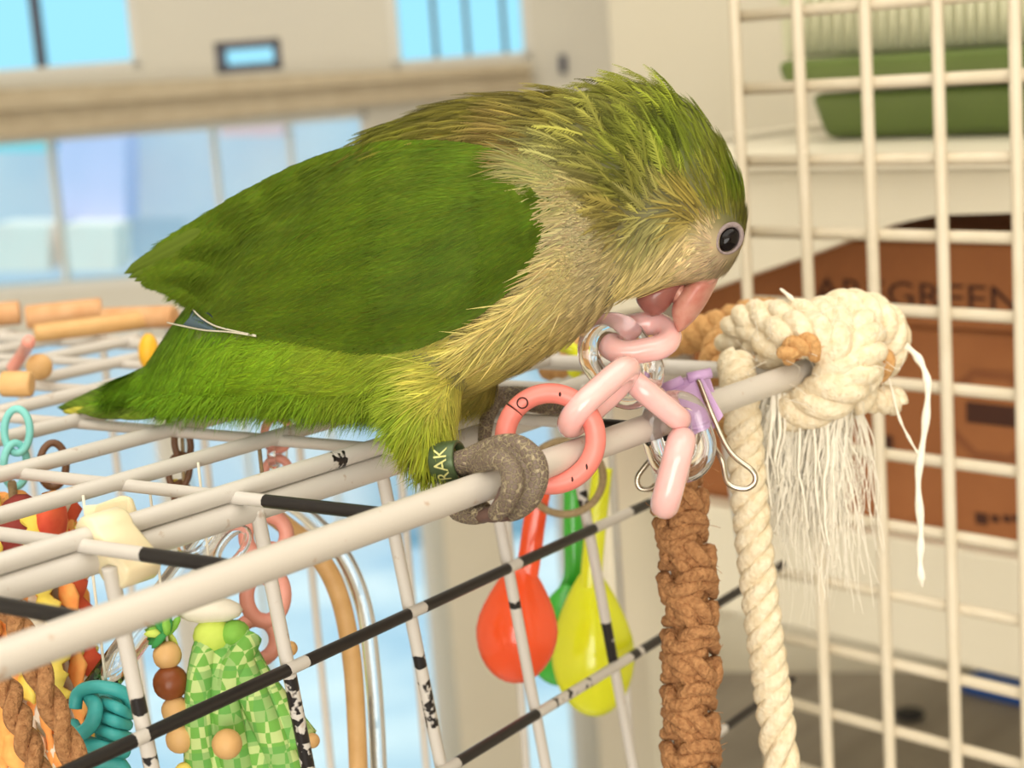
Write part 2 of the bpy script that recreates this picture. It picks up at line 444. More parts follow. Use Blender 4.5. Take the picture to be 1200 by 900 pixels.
for i, (a, b_, z0, z1) in enumerate(wins):
    e = bpy.data.objects.new('window_%d' % (i + 1), None); COL.objects.link(e)
    L = rm((a + b_) / 2, FB + T / 2, z0); e.location = L; ORG[e.name] = L; struct(e)
    fw_ = 0.012; fm = 'dark_frame' if i == 1 else 'ceiling_white'
    fr = MB()
    for (u0, u1, q0, q1) in ((a, b_, z0, z0 + fw_), (a, b_, z1 - fw_, z1), (a, a + fw_, z0, z1), (b_ - fw_, b_, z0, z1)):
        fr.box(rm((u0 + u1) / 2, FB + .02, (q0 + q1) / 2), RH * (u1 - u0) / 2, FH * .02, UPV * (q1 - q0) / 2)
    fr.build('window_frame', MT[fm], e, False)
    mull = {0: [42], 2: [510, 548, 592], 3: [64, 256, 345], 5: [300, 400]}.get(i, [])
    for x in mull:
        u_ = uz(x, 50 if i < 3 else (240 if i == 3 else 650))[0]
        mb = MB(); mb.box(rm(u_, FB + .02, (z0 + z1) / 2), RH * (.006 if i == 0 else .0035), FH * .012, UPV * (z1 - z0) / 2)
        mb.build('mullion', MT['dark_frame' if i in (0, 2) else 'ceiling_white'], e, False)
    gl = MB(); gl.box(rm((a + b_) / 2, FB + .03, (z0 + z1) / 2), RH * (b_ - a) / 2, FH * .002, UPV * (z1 - z0) / 2)
    gl.build('pane', MT['window_glass'], e, False)

# long beige ledge that runs across the back wall below the upper windows
lg = MB()
lg.hexa([onB(-160, 141, -.10), onB(622, 80, -.10), onB(622, 106, -.10), onB(-160, 178, -.10)], FH * .10)
struct(lg.build('trim_1', MT['beige_wood'], smooth=False, bevel=.004))
l2 = MB()
l2.hexa([onB(-160, 112, -.13), onB(622, 74, -.13), onB(622, 84, -.13), onB(-160, 143, -.13)], FH * .13)
struct(l2.build('trim_2', MT['beige_wood'], smooth=False, bevel=.003))
sw = MB(); sw.hexa([onB(655, 64, -.012), onB(664, 64, -.012), onB(665, 86, -.012), onB(656, 86, -.012)], FH * .012)
so = sw.build('light_switch', MT['dark_frame'], smooth=False, bevel=.002)
tag(so, 'small dark switch on the cream wall above the parrot\'s neck', 'switch')

# what stands outside the lower windows
def outside(name, m, x0, y0, x1, y1, off, label, cat, th=.2, group=None):
    q = [onB(x0, y0, off), onB(x1, y0, off), onB(x1, y1, off), onB(x0, y1, off)]
    b2 = MB(); b2.hexa(q, FH * th); o = b2.build(name, MT[m], smooth=False)
    return tag(o, label, cat, group)
fz = MB(); fz.box(rm(-.4, FB + 2.8, .58), RH * 2.8, FH * .1, UPV * .69)
tag(fz.build('neighbouring_wall', MT['facade'], smooth=False), 'pale neighbouring house wall outside the lower windows', 'building')
struct(slab('ground', 'pavement', -6, 6, FB + T + .02, FB + 9, -.2, -.11))
outside('pink_banner', 'facade_pink', 258, 133, 330, 160, 2.4, 'salmon pink banner outside, left of the parrot\'s back', 'banner')
outside('pink_board', 'facade_lilac', 68, 152, 146, 260, 2.4, 'pale pink and lilac board standing outside the window', 'board')
outside('aqua_awning', 'facade_aqua', -40, 154, 56, 178, 2.4, 'aqua green awning outside the lower window', 'awning')
for x in (-6, 74):
    outside('peach_crate', 'facade_peach', x, 264, x + 62, 318, 2.2, 'white and peach crate outside the window, %s the lilac board' % ('beside' if x < 0 else 'in front of'), 'crate', group='crates outside the window')

# cream post that hides part of the view below the bird's feet
def post(x0, x1, v_, name, m='post_cream', zt=ZS + .05):
    a = (x0 - 600) / FPX * v_ * 1.03; b_ = (x1 - 600) / FPX * v_ * 1.03
    b2 = MB(); b2.box(rm((a + b_) / 2, v_ + .02, zt / 2), RH * (b_ - a) / 2, FH * .02, UPV * zt / 2)
    return struct(b2.build(name, MT[m], smooth=False, bevel=.004))
post(505, 585, 2.5, 'trim_3'); post(672, 800, 2.5, 'trim_4')

# ------------------------------------------------------------------ right: panel, shelf unit, boxes
gw = thing('wire_panel', 'white square wire mesh panel in front of the cardboard box and shelf', 'wire panel', onG(1000, 900) * [1, 1, 0])
gw.location = (onG(1100, 450)[0], onG(1100, 450)[1], 0.7); ORG[gw.name] = np.array(gw.location)
gr = 0.0026
def gcoord(x, y):
    p = onG(x, y); return float(np.dot(p - G0, -GD)), float(p[2])
s0 = gcoord(1108, 400)[0]; ds = (gcoord(1193, 400)[0] - gcoord(948, 400)[0]) / 3
zr = gcoord(1105, 369)[1]; dz = (gcoord(1105, 188)[1] - gcoord(1105, 631)[1]) / 5
sL = s0 - 3.0 * ds; sR = s0 + 5 * ds
zb = 0.70; zt = zr + 7 * dz
for i in range(-3, 6):
    b2 = MB(); p = G0 - GD * (s0 + i * ds); p[2] = 0
    b2.tube(seg(p + UPV * zb, p + UPV * zt, .05), gr * 1.0, 8); b2.build('wire', MT['grid_white'], gw)
k = int((zr - zb) / dz)
for j in range(-k, 8):
    b2 = MB(); z = zr + j * dz
    a = G0 - GD * sL; c = G0 - GD * sR; a[2] = c[2] = z
    off = GN * gr * 1.6
    b2.tube(seg(a + off, c + off, .05), gr, 8); b2.build('wire', MT['grid_white'], gw)

def gq(x0, y0, x1, y1, off):
    return [onG(x0, y0, off), onG(x1, y0, off), onG(x1, y1, off), onG(x0, y1, off)]
def gbox(name, m, x0, x1, yt, yb, off, depth, parent=None, xm=None, bevel=.002):
    """box that stands behind the panel: pixel columns x0..x1, top/bottom heights read at column xm"""
    xm = xm or (x0 + x1) / 2
    a = onG(x0, (yt + yb) / 2, off); c = onG(x1, (yt + yb) / 2, off)
    z1 = onG(xm, yt, off)[2]; z0 = onG(xm, yb, off)[2]
    q = [np.array([a[0], a[1], z0]), np.array([c[0], c[1], z0]), np.array([c[0], c[1], z1]), np.array([a[0], a[1], z1])]
    b2 = MB(); b2.hexa(q, GN * depth)
    return b2.build(name, MT[m], parent, False, bevel)
# cream cupboard wall behind everything on the right
o = gbox('trim_5', 'cream_wall', 722, 1700, -700, 1050, .62, .05); struct(o)
su = thing('shelf_unit', 'cream shelf unit with a curved apron behind the wire panel', 'shelf', np.array([onG(1100, 450, .2)[0], onG(1100, 450, .2)[1], 0.6]))
gbox('shelf_board', 'white_shelf', 700, 1500, 182, 200, .12, .5, su, 1100)
ap = [(700, 200), (1500, 200), (1500, 238), (1250, 248), (1100, 252), (1050, 262), (1010, 275), (950, 298), (880, 322), (800, 350), (700, 372)]
z1 = onG(1100, 200, .13)[2]
poly = []
for (x, y) in ap:
    p = onG(x, y, .13)
    if y == 200: p = np.array([p[0], p[1], z1])
    poly.append(p)
b2 = MB(); b2.prism(poly, GN * .012); b2.build('apron', MT['white_shelf'], su, False)
gbox('lower_board', 'white_shelf', 790, 1500, 640, 775, .16, .02, su, 1100)
gbox('side_panel', 'white_shelf', 690, 705, 180, 775, .14, .45, su, 700)
gbox('bottom_board', 'white_shelf', 700, 1500, 641, 652, .17, .45, su, 1060)
# cardboard box with printing
cb = thing('cardboard_box', 'brown cardboard shipping box with dark printing inside the shelf unit', 'box', onG(1050, 636, .2))
gbox('carton', 'cardboard', 815, 1420, 382, 632, .183, .297, cb, 1060)
gbox('lid', 'cardboard', 812, 1425, 284, 382, .178, .304, cb, 1060)
def textmesh(s_, size, depth=0.0004):
    cu = bpy.data.curves.new('txt', 'FONT'); cu.body = s_; cu.size = size; cu.extrude = depth
    cu.resolution_u = 2
    o_ = bpy.data.objects.new('txt', cu); COL.objects.link(o_)
    dg = bpy.context.evaluated_depsgraph_get(); dg.update()
    me = bpy.data.meshes.new_from_object(o_.evaluated_get(dg))
    bpy.data.objects.remove(o_); bpy.data.curves.remove(cu)
    return me
def place_text(name, s_, x0, x1, yb, h_px, off, m, parent):
    me = textmesh(s_, 1.0, 0.0)
    V = np.array([v.co[:] for v in me.vertices]); F = [tuple(p.vertices) for p in me.polygons]
    w_ = V[:, 0].max() - V[:, 0].min(); h_ = V[:, 1].max()
    a = onG(x0, yb, off); c = onG(x1, yb, off)
    e = -GD; wl = float(np.dot(c - a, e)); hh = onG((x0 + x1) / 2, yb - h_px, off)[2] - onG((x0 + x1) / 2, yb, off)[2]
    zb_ = onG((x0 + x1) / 2, yb, off)[2]
    P = a[None, :] * [1, 1, 0] + UPV * zb_ + np.outer((V[:, 0] - V[:, 0].min()) / w_ * wl, e) + np.outer(V[:, 1] / h_ * hh, UPV)
    b3 = MB(); b3.add(P, F); b3.build(name, MT[m], parent, False)
place_text('lettering', 'AREGREEN', 955, 1196, 361, 30, .1768, 'print_brown', cb)
oc = onG(1163, 488, .1818)
for rr, mm, dd in ((.026, 'print_faint', 0), (.021, 'cardboard', .0003)):
    P = [oc - GN * dd - GD * math.cos(math.pi / 8 + i * math.pi / 4) * rr * 1.15 + UPV * math.sin(math.pi / 8 + i * math.pi / 4) * rr for i in range(8)]
    b3 = MB(); b3.prism(P, GN * .0003); b3.build('octagon_mark', MT[mm], cb, False)
b3 = MB(); b3.box(oc - GN * .0006 + UPV * .001, GD * .015, UPV * .0055, GN * .0002); b3.build('printed_block', MT['print_brown'], cb, False)
for i, x in enumerate((1150, 1166, 1180, 1192)):
    b3 = MB(); p = onG(x, 608, .1822); b3.box(p, GD * (.0035 if i == 0 else .0022), UPV * (.003 if i == 0 else .0018), GN * .0003); b3.build('printed_dot', MT['print_brown'], cb, False)
b3 = MB(); b3.box(onG(1035, 520, .1822), GD * .006, UPV * .005, GN * .0003); b3.build('printed_block', MT['print_brown'], cb, False)
# green tub on the shelf
tb = thing('green_tub', 'olive green plastic tub with a wide rim on the cream shelf', 'tub', onG(1060, 184, .3))
SHZ = onG(1100, 182, .12)[2]; RMZ = onG(1060, 62, .21)[2]
def tubring(x0, x1, y, off, dep, k=4):
    a = onG(x0, y, off); c = onG(x1, y, off); z = SHZ + .0005 if y == 182 else (RMZ + .0005 if y == 61 else onG(1060, y, off)[2]); a[2] = c[2] = z
    return [a, c, c + GN * dep, a + GN * dep]
b2 = MB(); b2.loft([tubring(965, 1560, 182, .24, .2), tubring(945, 1580, 105, .23, .23)]); b2.build('tub_body', MT['tray_green'], tb, False, .006)
b2 = MB(); b2.loft([tubring(915, 1600, 95, .215, .25), tubring(905, 1600, 62, .21, .26)]); b2.build('rim', MT['tray_green'], tb, False, .006)
ct = thing('clear_bin', 'pale translucent bin with fine ribs resting on the green tub', 'bin', onG(1060, 62, .28))
b2 = MB(); b2.loft([tubring(915, 1580, 61, .23, .22), tubring(905, 1600, -60, .22, .24)]); b2.build('bin_body', MT['tub_clear'], ct, False, .004)
for i in range(22):
    x = 930 + i * 13
    r0 = onG(x, 58, .226); r1 = onG(x - 1, -20, .218); r0[2] = RMZ + .0020
    b2 = MB(); b2.tube(seg(r0, r1, .05), .0016, 6); b2.build('rib', MT['tub_clear'], ct)
# low things by the floor on the right
def flo(x, y): return onp(x, y, np.zeros(3), UPV)
lb = MB()
a = onG(1135, 775, .20); c = onG(1330, 775, .20)
z1 = onG(1165, 790, .2)[2]; z0 = onG(1165, 822, .2)[2]
lt = thing('low_table', 'grey low bench top behind the wire panel', 'bench', np.array([G0[0] + GN[0] * .3, G0[1] + GN[1] * .3, 0]))
zt_ = onG(1000, 786, .55)[2]
def onbench(x, y): return onp(x, y, np.array([0, 0, zt_]), UPV)
bq = [onbench(*q) for q in ((786, 786), (1420, 786), (1420, 980), (860, 980))]
b2 = MB(); b2.prism(bq, -UPV * .03); b2.build('bench_top', MT['bench_grey'], lt, False, .003)
bcn = sum(bq) / 4
for q in bq:
    lc_ = q + (bcn - q) * .08; b2 = MB(); b2.box(np.array([lc_[0], lc_[1], (zt_ - .03) / 2]), GD * .015, GN * .015, UPV * (zt_ - .03) / 2); b2.build('leg', MT['bench_grey'], lt, False)
def onbench(x, y): return onp(x, y, np.array([0, 0, zt_]), UPV)
p = onbench(1180, 812)
b2 = MB(); b2.box(p + UPV * .006 - GD * .06 + GN * .03, GD * .09, GN * .05, UPV * .006); tag(b2.build('blue_lid', MT['blue_plastic'], None, False, .002), 'bright blue flat lid lying on the grey bench', 'lid')
p = onbench(1066, 842)
b2 = MB(); b2.ell(p + UPV * .004, GD * .012, GN * .012, UPV * .004); tag(b2.build('black_knob', MT['black_rubber']), 'small black rubber knob on the grey bench', 'knob')

# ------------------------------------------------------------------ the cage
RD = np.array([1.0, 0, 0])                         # along the rail
XD = vpdir(-2330, 291); XD = nrm(XD - UPV * XD[2])  # along the cross wires, to the back
LID0 = np.array([0, 0, TOPZ])
def onlid(x, y, dz=0.0): return onp(x, y, LID0 + UPV * dz, UPV)
WD = vpdir(1900, 15); WD = nrm(WD - UPV * WD[2])
WN = nrm(np.cross(UPV, WD)); WN = WN if np.dot(WN, FV) > 0 else -WN
thin0 = onlid(345, 554)
W0 = thin0 - UPV * 0.0056
def onW(x, y, off=0.0): return onp(x, y, W0 + WN * off, WN)
TRZ = TOPZ - 0.62
cage = thing('bird_cage', 'white wire bird cage with chewed black patches under the parrot', 'cage', np.array([0.0, 0.15, TRZ - .03]))
def chips(P, spans, soft=.0012):
    s_ = np.concatenate([[0], np.cumsum(np.linalg.norm(np.diff(P, axis=0), axis=1))])
    c = np.full(len(P), 0.02)
    for a, b_, v in spans:
        k = np.clip((s_ - a) / soft + .5, 0, 1) * np.clip((b_ - s_) / soft + .5, 0, 1)
        c = np.maximum(c, k * v)
    return c
def bar(name, a, b_, r, m, spans=(), step=.0012, n=14, parent=None):
    P = seg(a, b_, step if spans else .01)
    t_ = MB(); t_.tube(P, r, n, chip=chips(P, spans) if spans else None)
    return t_.build(name, MT[m], parent or cage)
XR0 = onlid(-140, 772 + 140 * .3585)[0]; XR1 = onlid(953, 431)[0]
railpt = lambda x: np.array([x, 0.0, TOPZ])
bar('front_rail', railpt(XR0), railpt(XR1), 0.0036, 'wire_cream', [(0, .0001, .03)], .004, 20)
# lid bars parallel to the rail
lidY = [55, 92.2, 131.2, 173, 212, 251, 290, 329, 368, 407]
for i, y in enumerate(lidY):
    sh = y / 1000 * XD[0] / XD[1]
    a = np.array([XR0 + sh, y / 1000, TOPZ]); c = np.array([XR1 + sh, y / 1000, TOPZ])
    sp = [(onlid(400, 540)[0] - a[0] - .004, onlid(400, 540)[0] - a[0] + .003, .5)] if i == 0 else [(0, .0001, .03)]
    bar('lid_bar', a, c, 0.0022 if i else .0024, 'wire_white', sp, .002, 12)
# cross wires with chewed black stretches next to the rail
depth = lidY[-1] / 1000 / XD[1]
for i, px_ in enumerate((-55, 131, 305, 480, 652, 768, 866, 945)):
    x = onlid(px_, 772 - px_ * .3585)[0]
    a = railpt(x); a2 = a + XD * depth
    Ln = .055 / XD[1]
    sp = {0: [(.006, Ln + .004, 1)], 1: [(.004, Ln * .93, 1)], 2: [(.004, Ln * .62, 1)], 3: [(.002, Ln * .80, 1)], 4: [(.003, .03, 1)], 5: [(.004, .026, 1)]}.get(i, [(.003, .008, .6)])
    bar('cross_wire', a - UPV * .0012, a2 - UPV * .0012, .0017 if i < 7 else .0026, 'wire_white', sp, .0012, 10)
    # flaked collar of paint where the wire is welded on
    fl = MB()
    for q in range(5):
        fl.ell(a + XD * (.0025 + .001 * q) + RD * random.uniform(-.0022, .0022) + UPV * random.uniform(-.0005, .0018),
               nrm(rng.normal(size=3)) * random.uniform(.0005, .0011), nrm(rng.normal(size=3)) * .0006, UPV * .0005, 6, 4)
    fl.build('paint_flake', MT['wire_cream'], cage)
# front wall of the cage: top bar, vertical wires, black horizontal wires
def wl(x, y): return onW(x, y)
a = W0 - RD * (W0[0] - XR0 - .04); c = W0 + RD * (XR1 - W0[0] + .01)
bar('wall_top_bar', a, c, .0033, 'wire_white', [(0, .0001, .03)], .004, 16)
zW = float(a[2])
verts = [(-60, 720, -22, 900), (128, 662, 178, 900), (302, 607, 362, 905), (447, 562, 517, 900), (565, 520, 640, 900), (662, 490, 742, 900), (752, 460, 826, 900), (835, 430, 905, 900)]
vsp = {1: [(.031, .036, .62), (.046, .1, .54)], 2: [(.045, .056, .52), (.056, .11, .56)], 3: [(.0575, .0625, .62), (.066, .082, .52)],
       4: [(.058, .061, .7)], 5: [(.034, .041, .52), (.083, .099, .66)]}
for i, (x0, y0, x1, y1) in enumerate(verts):
    p = onW(x0, y0); p = p + WD * 0; p[2] = zW
    q = onW(x1, y1); d = nrm(q - p); q = p + d * ((TRZ - p[2]) / d[2])
    bar('wall_wire', p, q, .0018, 'wire_white', vsp.get(i, [(0, .0001, .03)]), .0008, 10)
def hz_(pts, r, gaps, name='wall_cross_wire', off=-.0018):
    """black horizontal wire, white again at the pixel columns in gaps"""
    a_ = onW(*pts[0], off); b_ = onW(*pts[1], off)
    ext0 = a_ - nrm(b_ - a_) * .10; ext1 = b_ + nrm(b_ - a_) * .03
    P = seg(ext0, ext1, .0008); x, y, z = proj(P)
    c = np.full(len(P), 1.0)
    for g0, g1, v in gaps:
        kk = np.clip((x - g0) / 4 + .5, 0, 1) * np.clip((g1 - x) / 4 + .5, 0, 1)
        c = np.minimum(c, 1 - kk * (1 - v))
    t_ = MB(); t_.tube(P, r, 10, chip=c); t_.build(name, MT['wire_white'], cage)
hz_([(170, 862), (760, 590)], .0017, [(155, 172, .3), (336, 358, .0), (478, 496, .05), (594, 608, .05), (696, 738, .1), (760, 1200, .2)])
hz_([(520, 903), (880, 684)], .0017, [(510, 536, .1), (628, 648, .1), (648, 690, .42), (690, 738, .05), (746, 752, .3)])
hz_([(700, 960), (893, 822)], .0017, [(600, 850, .2)])
# far and side walls of the cage (mostly hidden) and its tray
B0 = np.array([XR0 + depth * XD[0], lidY[-1] / 1000, 0]); B1 = np.array([XR1 + depth * XD[0], lidY[-1] / 1000, 0])
for t in np.linspace(0, 1, 9):
    p = B0 + (B1 - B0) * t
    bar('wall_wire', p + UPV * TOPZ, p + UPV * TRZ, .0016, 'wire_white', (), n=8)
S1 = onW(835, 430); S0 = np.array([a[0], a[1], 0])
for t in np.linspace(.12, .9, 7):
    p = np.array([S1[0], S1[1], 0]) * (1 - t) + B1 * t
    bar('wall_wire', p + UPV * TOPZ, p + UPV * TRZ, .0016, 'wire_white', (), n=8)
tp = [S0 - WN * .01, np.array([S1[0], S1[1], 0]) - WN * .01, B1 + GN * .0, B0]
b2 = MB(); b2.prism([q * [1, 1, 0] + UPV * (TRZ - .03) for q in tp], UPV * .03); b2.build('base_tray', MT['tray_grey'], cage, False, .004)
tbl = thing('side_table', 'plain beige table carrying the bird cage, mostly out of view', 'table', np.array([0.02, .22, 0]))
tc_ = sum(tp) / 4
b2 = MB(); b2.box(np.array([tc_[0], tc_[1], TRZ - .045]), RD * .30, np.array([0, .24, 0]), UPV * .015); b2.build('table_top', MT['table_top'], tbl, False, .004)
for sx in (-1, 1):
    for sy in (-1, 1):
        b2 = MB(); b2.box(np.array([tc_[0] + sx * .26, tc_[1] + sy * .2, (TRZ - .06) / 2]), RD * .02, np.array([0, .02, 0]), UPV * (TRZ - .06) / 2); b2.build('leg', MT['table_top'], tbl, False)

# cream plastic clip that ties the lid bar to the wall bar
cl = thing('hinge_clip', 'cream plastic hinge clip snapped around two white cage bars', 'clip', onW(150, 650))
pc0 = onlid(148, 613); pc0[1] = .055
pc1 = onW(150, 648); pc1[2] = zW
mid = pc0 * .5 + pc1 * .5
ctop = np.array([pc1[0], .055, TOPZ]); cbot = np.array([pc1[0], pc1[1], zW]); ctop[1] = pc0[1]
rings = []
nd = nrm(np.cross(RD, UPV))
for t, g in ((-1, .0052), (-.85, .0058), (.85, .0058), (1, .0052)):
    rg = []
    for q in range(24):
        th_ = 2 * math.pi * q / 24
        cc0 = ctop if math.sin(th_) > 0 else cbot
        rr0 = g * (.80 if math.sin(th_) > 0 else 1.0)
        rg.append(cc0 + RD * t * .0050 + nd * math.cos(th_) * rr0 + UPV * math.sin(th_) * rr0)
    rings.append(rg)
t_ = MB(); t_.loft(rings); t_.build('collar', MT['clip_plastic'], cl)
tab = [onlid(97, 588), onlid(102, 590), ]
px0 = pc0 - np.array([0, 0, 0])
tz = .0006
A = [U(97, 592, .392), U(150, 580, .398), U(157, 600, .398), U(168, 622, .398), U(180, 640, .397), U(150, 668, .393), U(100, 612, .391)]
A = [U(97, 592, .392), U(112, 591, .393), U(142, 580, .398), U(152, 583, .398), U(160, 606, .398), U(150, 640, .395), U(122, 640, .392), U(99, 618, .391)]
b2 = MB(); b2.prism(A, cdir(.2, .1, 1) * .0022); b2.build('tab', MT['clip_plastic'], cl, False, .0007)

# ------------------------------------------------------------------ coral ring on the rail
def frame_from(n_):
    n_ = nrm(n_); a_ = nrm(np.cross(n_, UPV)) if abs(n_[2]) < .95 else np.array([1.0, 0, 0]); return a_, np.cross(n_, a_)
rc = U(645, 514, .4200); RN = nrm(RD * .80 + cdir(0, 0, 1) * .75 + cdir(1, 0, 0) * -.25); ra, rb = frame_from(RN)
# ring plane close to the picture plane so that it shows as a near circle
RN = cdir(-.05, .05, 1); ra = nrm(CM @ np.array([1, 0, .05])); rb = np.cross(RN, ra)
rr = 53.0 / FPX * .4225
kr = thing('coral_ring', 'coral pink metal snap ring hooked over the white rail', 'ring', rc + rb * rr * 0)
def arc(c, a_, b_, r, t0, t1, k): return np.array([c + r * (a_ * math.cos(t) + b_ * math.sin(t)) for t in np.linspace(t0, t1, k)])
tr = 12.2 / FPX * .4225
d2 = math.radians
# angles: 0 = right, rb direction resolved by sign
sg = 1 if np.dot(rb, DV) > 0 else -1            # +angle goes down when sg = 1
g0, g1 = d2(-142) * sg, d2(-38) * sg
t_ = MB(); t_.tube(arc(rc, ra, rb, rr, g1, g0 + (2 * math.pi * sg), 70), tr, 16); t_.build('ring_body', MT['coral_paint'], kr)
t_ = MB(); t_.tube(arc(rc, ra, rb, rr, g0 + .03 * sg, g1 - .03 * sg, 40), tr * .97, 16); t_.build('gate', MT['coral_paint'], kr)
for g in (g0, g1):
    t_ = MB(); t_.tube(arc(rc, ra, rb, rr, g - .02 * sg, g + .02 * sg, 4), tr * .9, 14); t_.build('joint', MT['dark_chip'], kr)
pp = rc + rr * (ra * math.cos(d2(-128) * sg) + rb * math.sin(d2(-128) * sg)) - cdir(0, 0, 1) * tr * 1.02
t_ = MB(); t_.tube([pp + tr * .5 * (RV * math.cos(t) + DV * math.sin(t)) for t in np.linspace(0, 2 * math.pi, 20, endpoint=False)], .00018, 6, closed=True); t_.build('hinge_pin', MT['dark_chip'], kr)
for g, s_ in ((38, .5), (62, .4), (-78, .35)):
    pp = rc + rr * (ra * math.cos(d2(g) * sg) + rb * math.sin(d2(g) * sg)) - cdir(0, 0, 1) * tr * .93
    t_ = MB(); t_.ell(pp, RV * tr * .14, DV * tr * s_ * .7, FV * tr * .1, 8, 5); t_.build('paint_chip', MT['dark_chip'], kr)

# ------------------------------------------------------------------ plastic chain
def clink(label, m, c, a_, b_, L, W, r, name='chain_link'):
    """stadium shaped link: centre c, long axis a_, short axis b_ (unit), overall half length/width to the tube centre"""
    a_ = nrm(a_); b_ = nrm(b_ - a_ * np.dot(a_, b_)); st = L - W
    P = [c + a_ * (st + W * math.cos(t)) + b_ * W * math.sin(t) for t in np.linspace(-math.pi / 2, math.pi / 2, 18)]
    P += [c - a_ * (st + W * math.cos(t)) - b_ * W * math.sin(t) for t in np.linspace(-math.pi / 2, math.pi / 2, 18)]
    t_ = MB(); t_.tube(np.array(P), r, 16, closed=True)
    o_ = t_.build(name, MT[m]); tag(o_, label, 'chain link', 'pink and clear plastic chain links'); return o_
Zc = .445
mmpx = Zc / FPX
R1 = 14.5 * mmpx
clink('pink plastic chain link held in the parrot\'s beak', 'pink_plastic', U(748, 396, .446), cdir(1, -.18, .12), cdir(.12, .62, -.78), 37 * mmpx, 25 * mmpx, R1)
clink('clear plastic chain link hanging from the beak-held pink link', 'clear_plastic', U(728, 423, .443), cdir(.60, .8, .2), cdir(.78, -.5, .35), 48 * mmpx, 33 * mmpx, R1 * .86)
clink('pink plastic chain link joined to the coral ring', 'pink_plastic', U(702, 465, .4265), cdir(.78, -.66, .45), cdir(.22, .10, .97), 47 * mmpx, 29 * mmpx, R1)
clink('pink plastic chain link lying against the purple binder clip', 'pink_plastic', U(766, 466, .447), cdir(.78, .62, .25), cdir(-.12, -.20, .97), 40 * mmpx, 24 * mmpx, R1)
clink('clear plastic chain link hanging beside the purple binder clip', 'clear_plastic', U(795, 512, .450), cdir(.28, .95, .1), cdir(.95, -.30, .2), 44 * mmpx, 31 * mmpx, R1 * .86)
clink('pink plastic chain link hanging lowest beside the brown braid', 'pink_plastic', U(789, 554, .446), cdir(-.24, .97, .1), cdir(.10, .06, .99), 39 * mmpx, 22 * mmpx, R1 * 1.2)

# ------------------------------------------------------------------ purple binder clip on the rail
Zb = .466
bc = thing('binder_clip', 'purple binder clip with steel wire handles clamped on the white rail', 'clip', U(820, 485, Zb))
def Bp(x, y, dz=0): return U(x, y, Zb + dz)
b2 = MB(); q = [Bp(786, 447, .004), Bp(826, 438, .002), Bp(853, 482, -.006), Bp(806, 510, -.008)]
b2.prism([Bp(779, 452, -.002), Bp(822, 440, -.004), Bp(848, 487, -.010), Bp(834, 506, -.010), Bp(800, 500, -.010), Bp(782, 470, -.006)], FV * .0009); b2.build('front_jaw', MT['purple_paint'], bc, False, .0003)
b2 = MB(); b2.prism([Bp(786, 446, .010), Bp(830, 436, .008), Bp(846, 486, .004), Bp(800, 508, .006)], FV * .0009); b2.build('back_jaw', MT['purple_paint'], bc, False, .0003)
b2 = MB(); b2.prism([Bp(796, 505, -.010), Bp(842, 490, -.010), Bp(844, 488, .005), Bp(798, 506, .006)], DV * .0009); b2.build('spine', MT['purple_paint'], bc, False, .0003)
for (p0, p1) in ((Bp(776, 456, -.003), Bp(800, 446, -.003)), (Bp(806, 443, -.004), Bp(833, 437, -.003))):
    t_ = MB(); t_.tube(seg(p0, p1, .002), .0015, 12); t_.build('curl', MT['purple_paint'], bc)
b2 = MB(); b2.box(Bp(786, 502, -.004), cdir(1, -.45, 0) * .0035, cdir(.45, 1, 0) * .0024, FV * .004); b2.build('jaw_lip', MT['black_rubber'], bc, False, .0006)
hp = [Bp(818, 446, -.006), Bp(836, 490, -.012), Bp(856, 530, -.016), Bp(882, 552, -.018), Bp(884, 566, -.018), Bp(872, 573, -.018), Bp(853, 566, -.017), Bp(846, 540, -.015), Bp(832, 515, -.010), Bp(806, 462, -.005)]
t_ = MB(); t_.tube(spline(np.array(hp), 8), .00075, 8); t_.build('handle', MT['steel'], bc)
hp = [Bp(795, 490, .002), Bp(778, 520, .004), Bp(757, 545, .004), Bp(747, 560, .004), Bp(750, 572, .004), Bp(764, 572, .004), Bp(776, 558, .004), Bp(800, 505, .004)]
t_ = MB(); t_.tube(spline(np.array(hp), 8), .00075, 8); t_.build('handle', MT['steel'], bc)

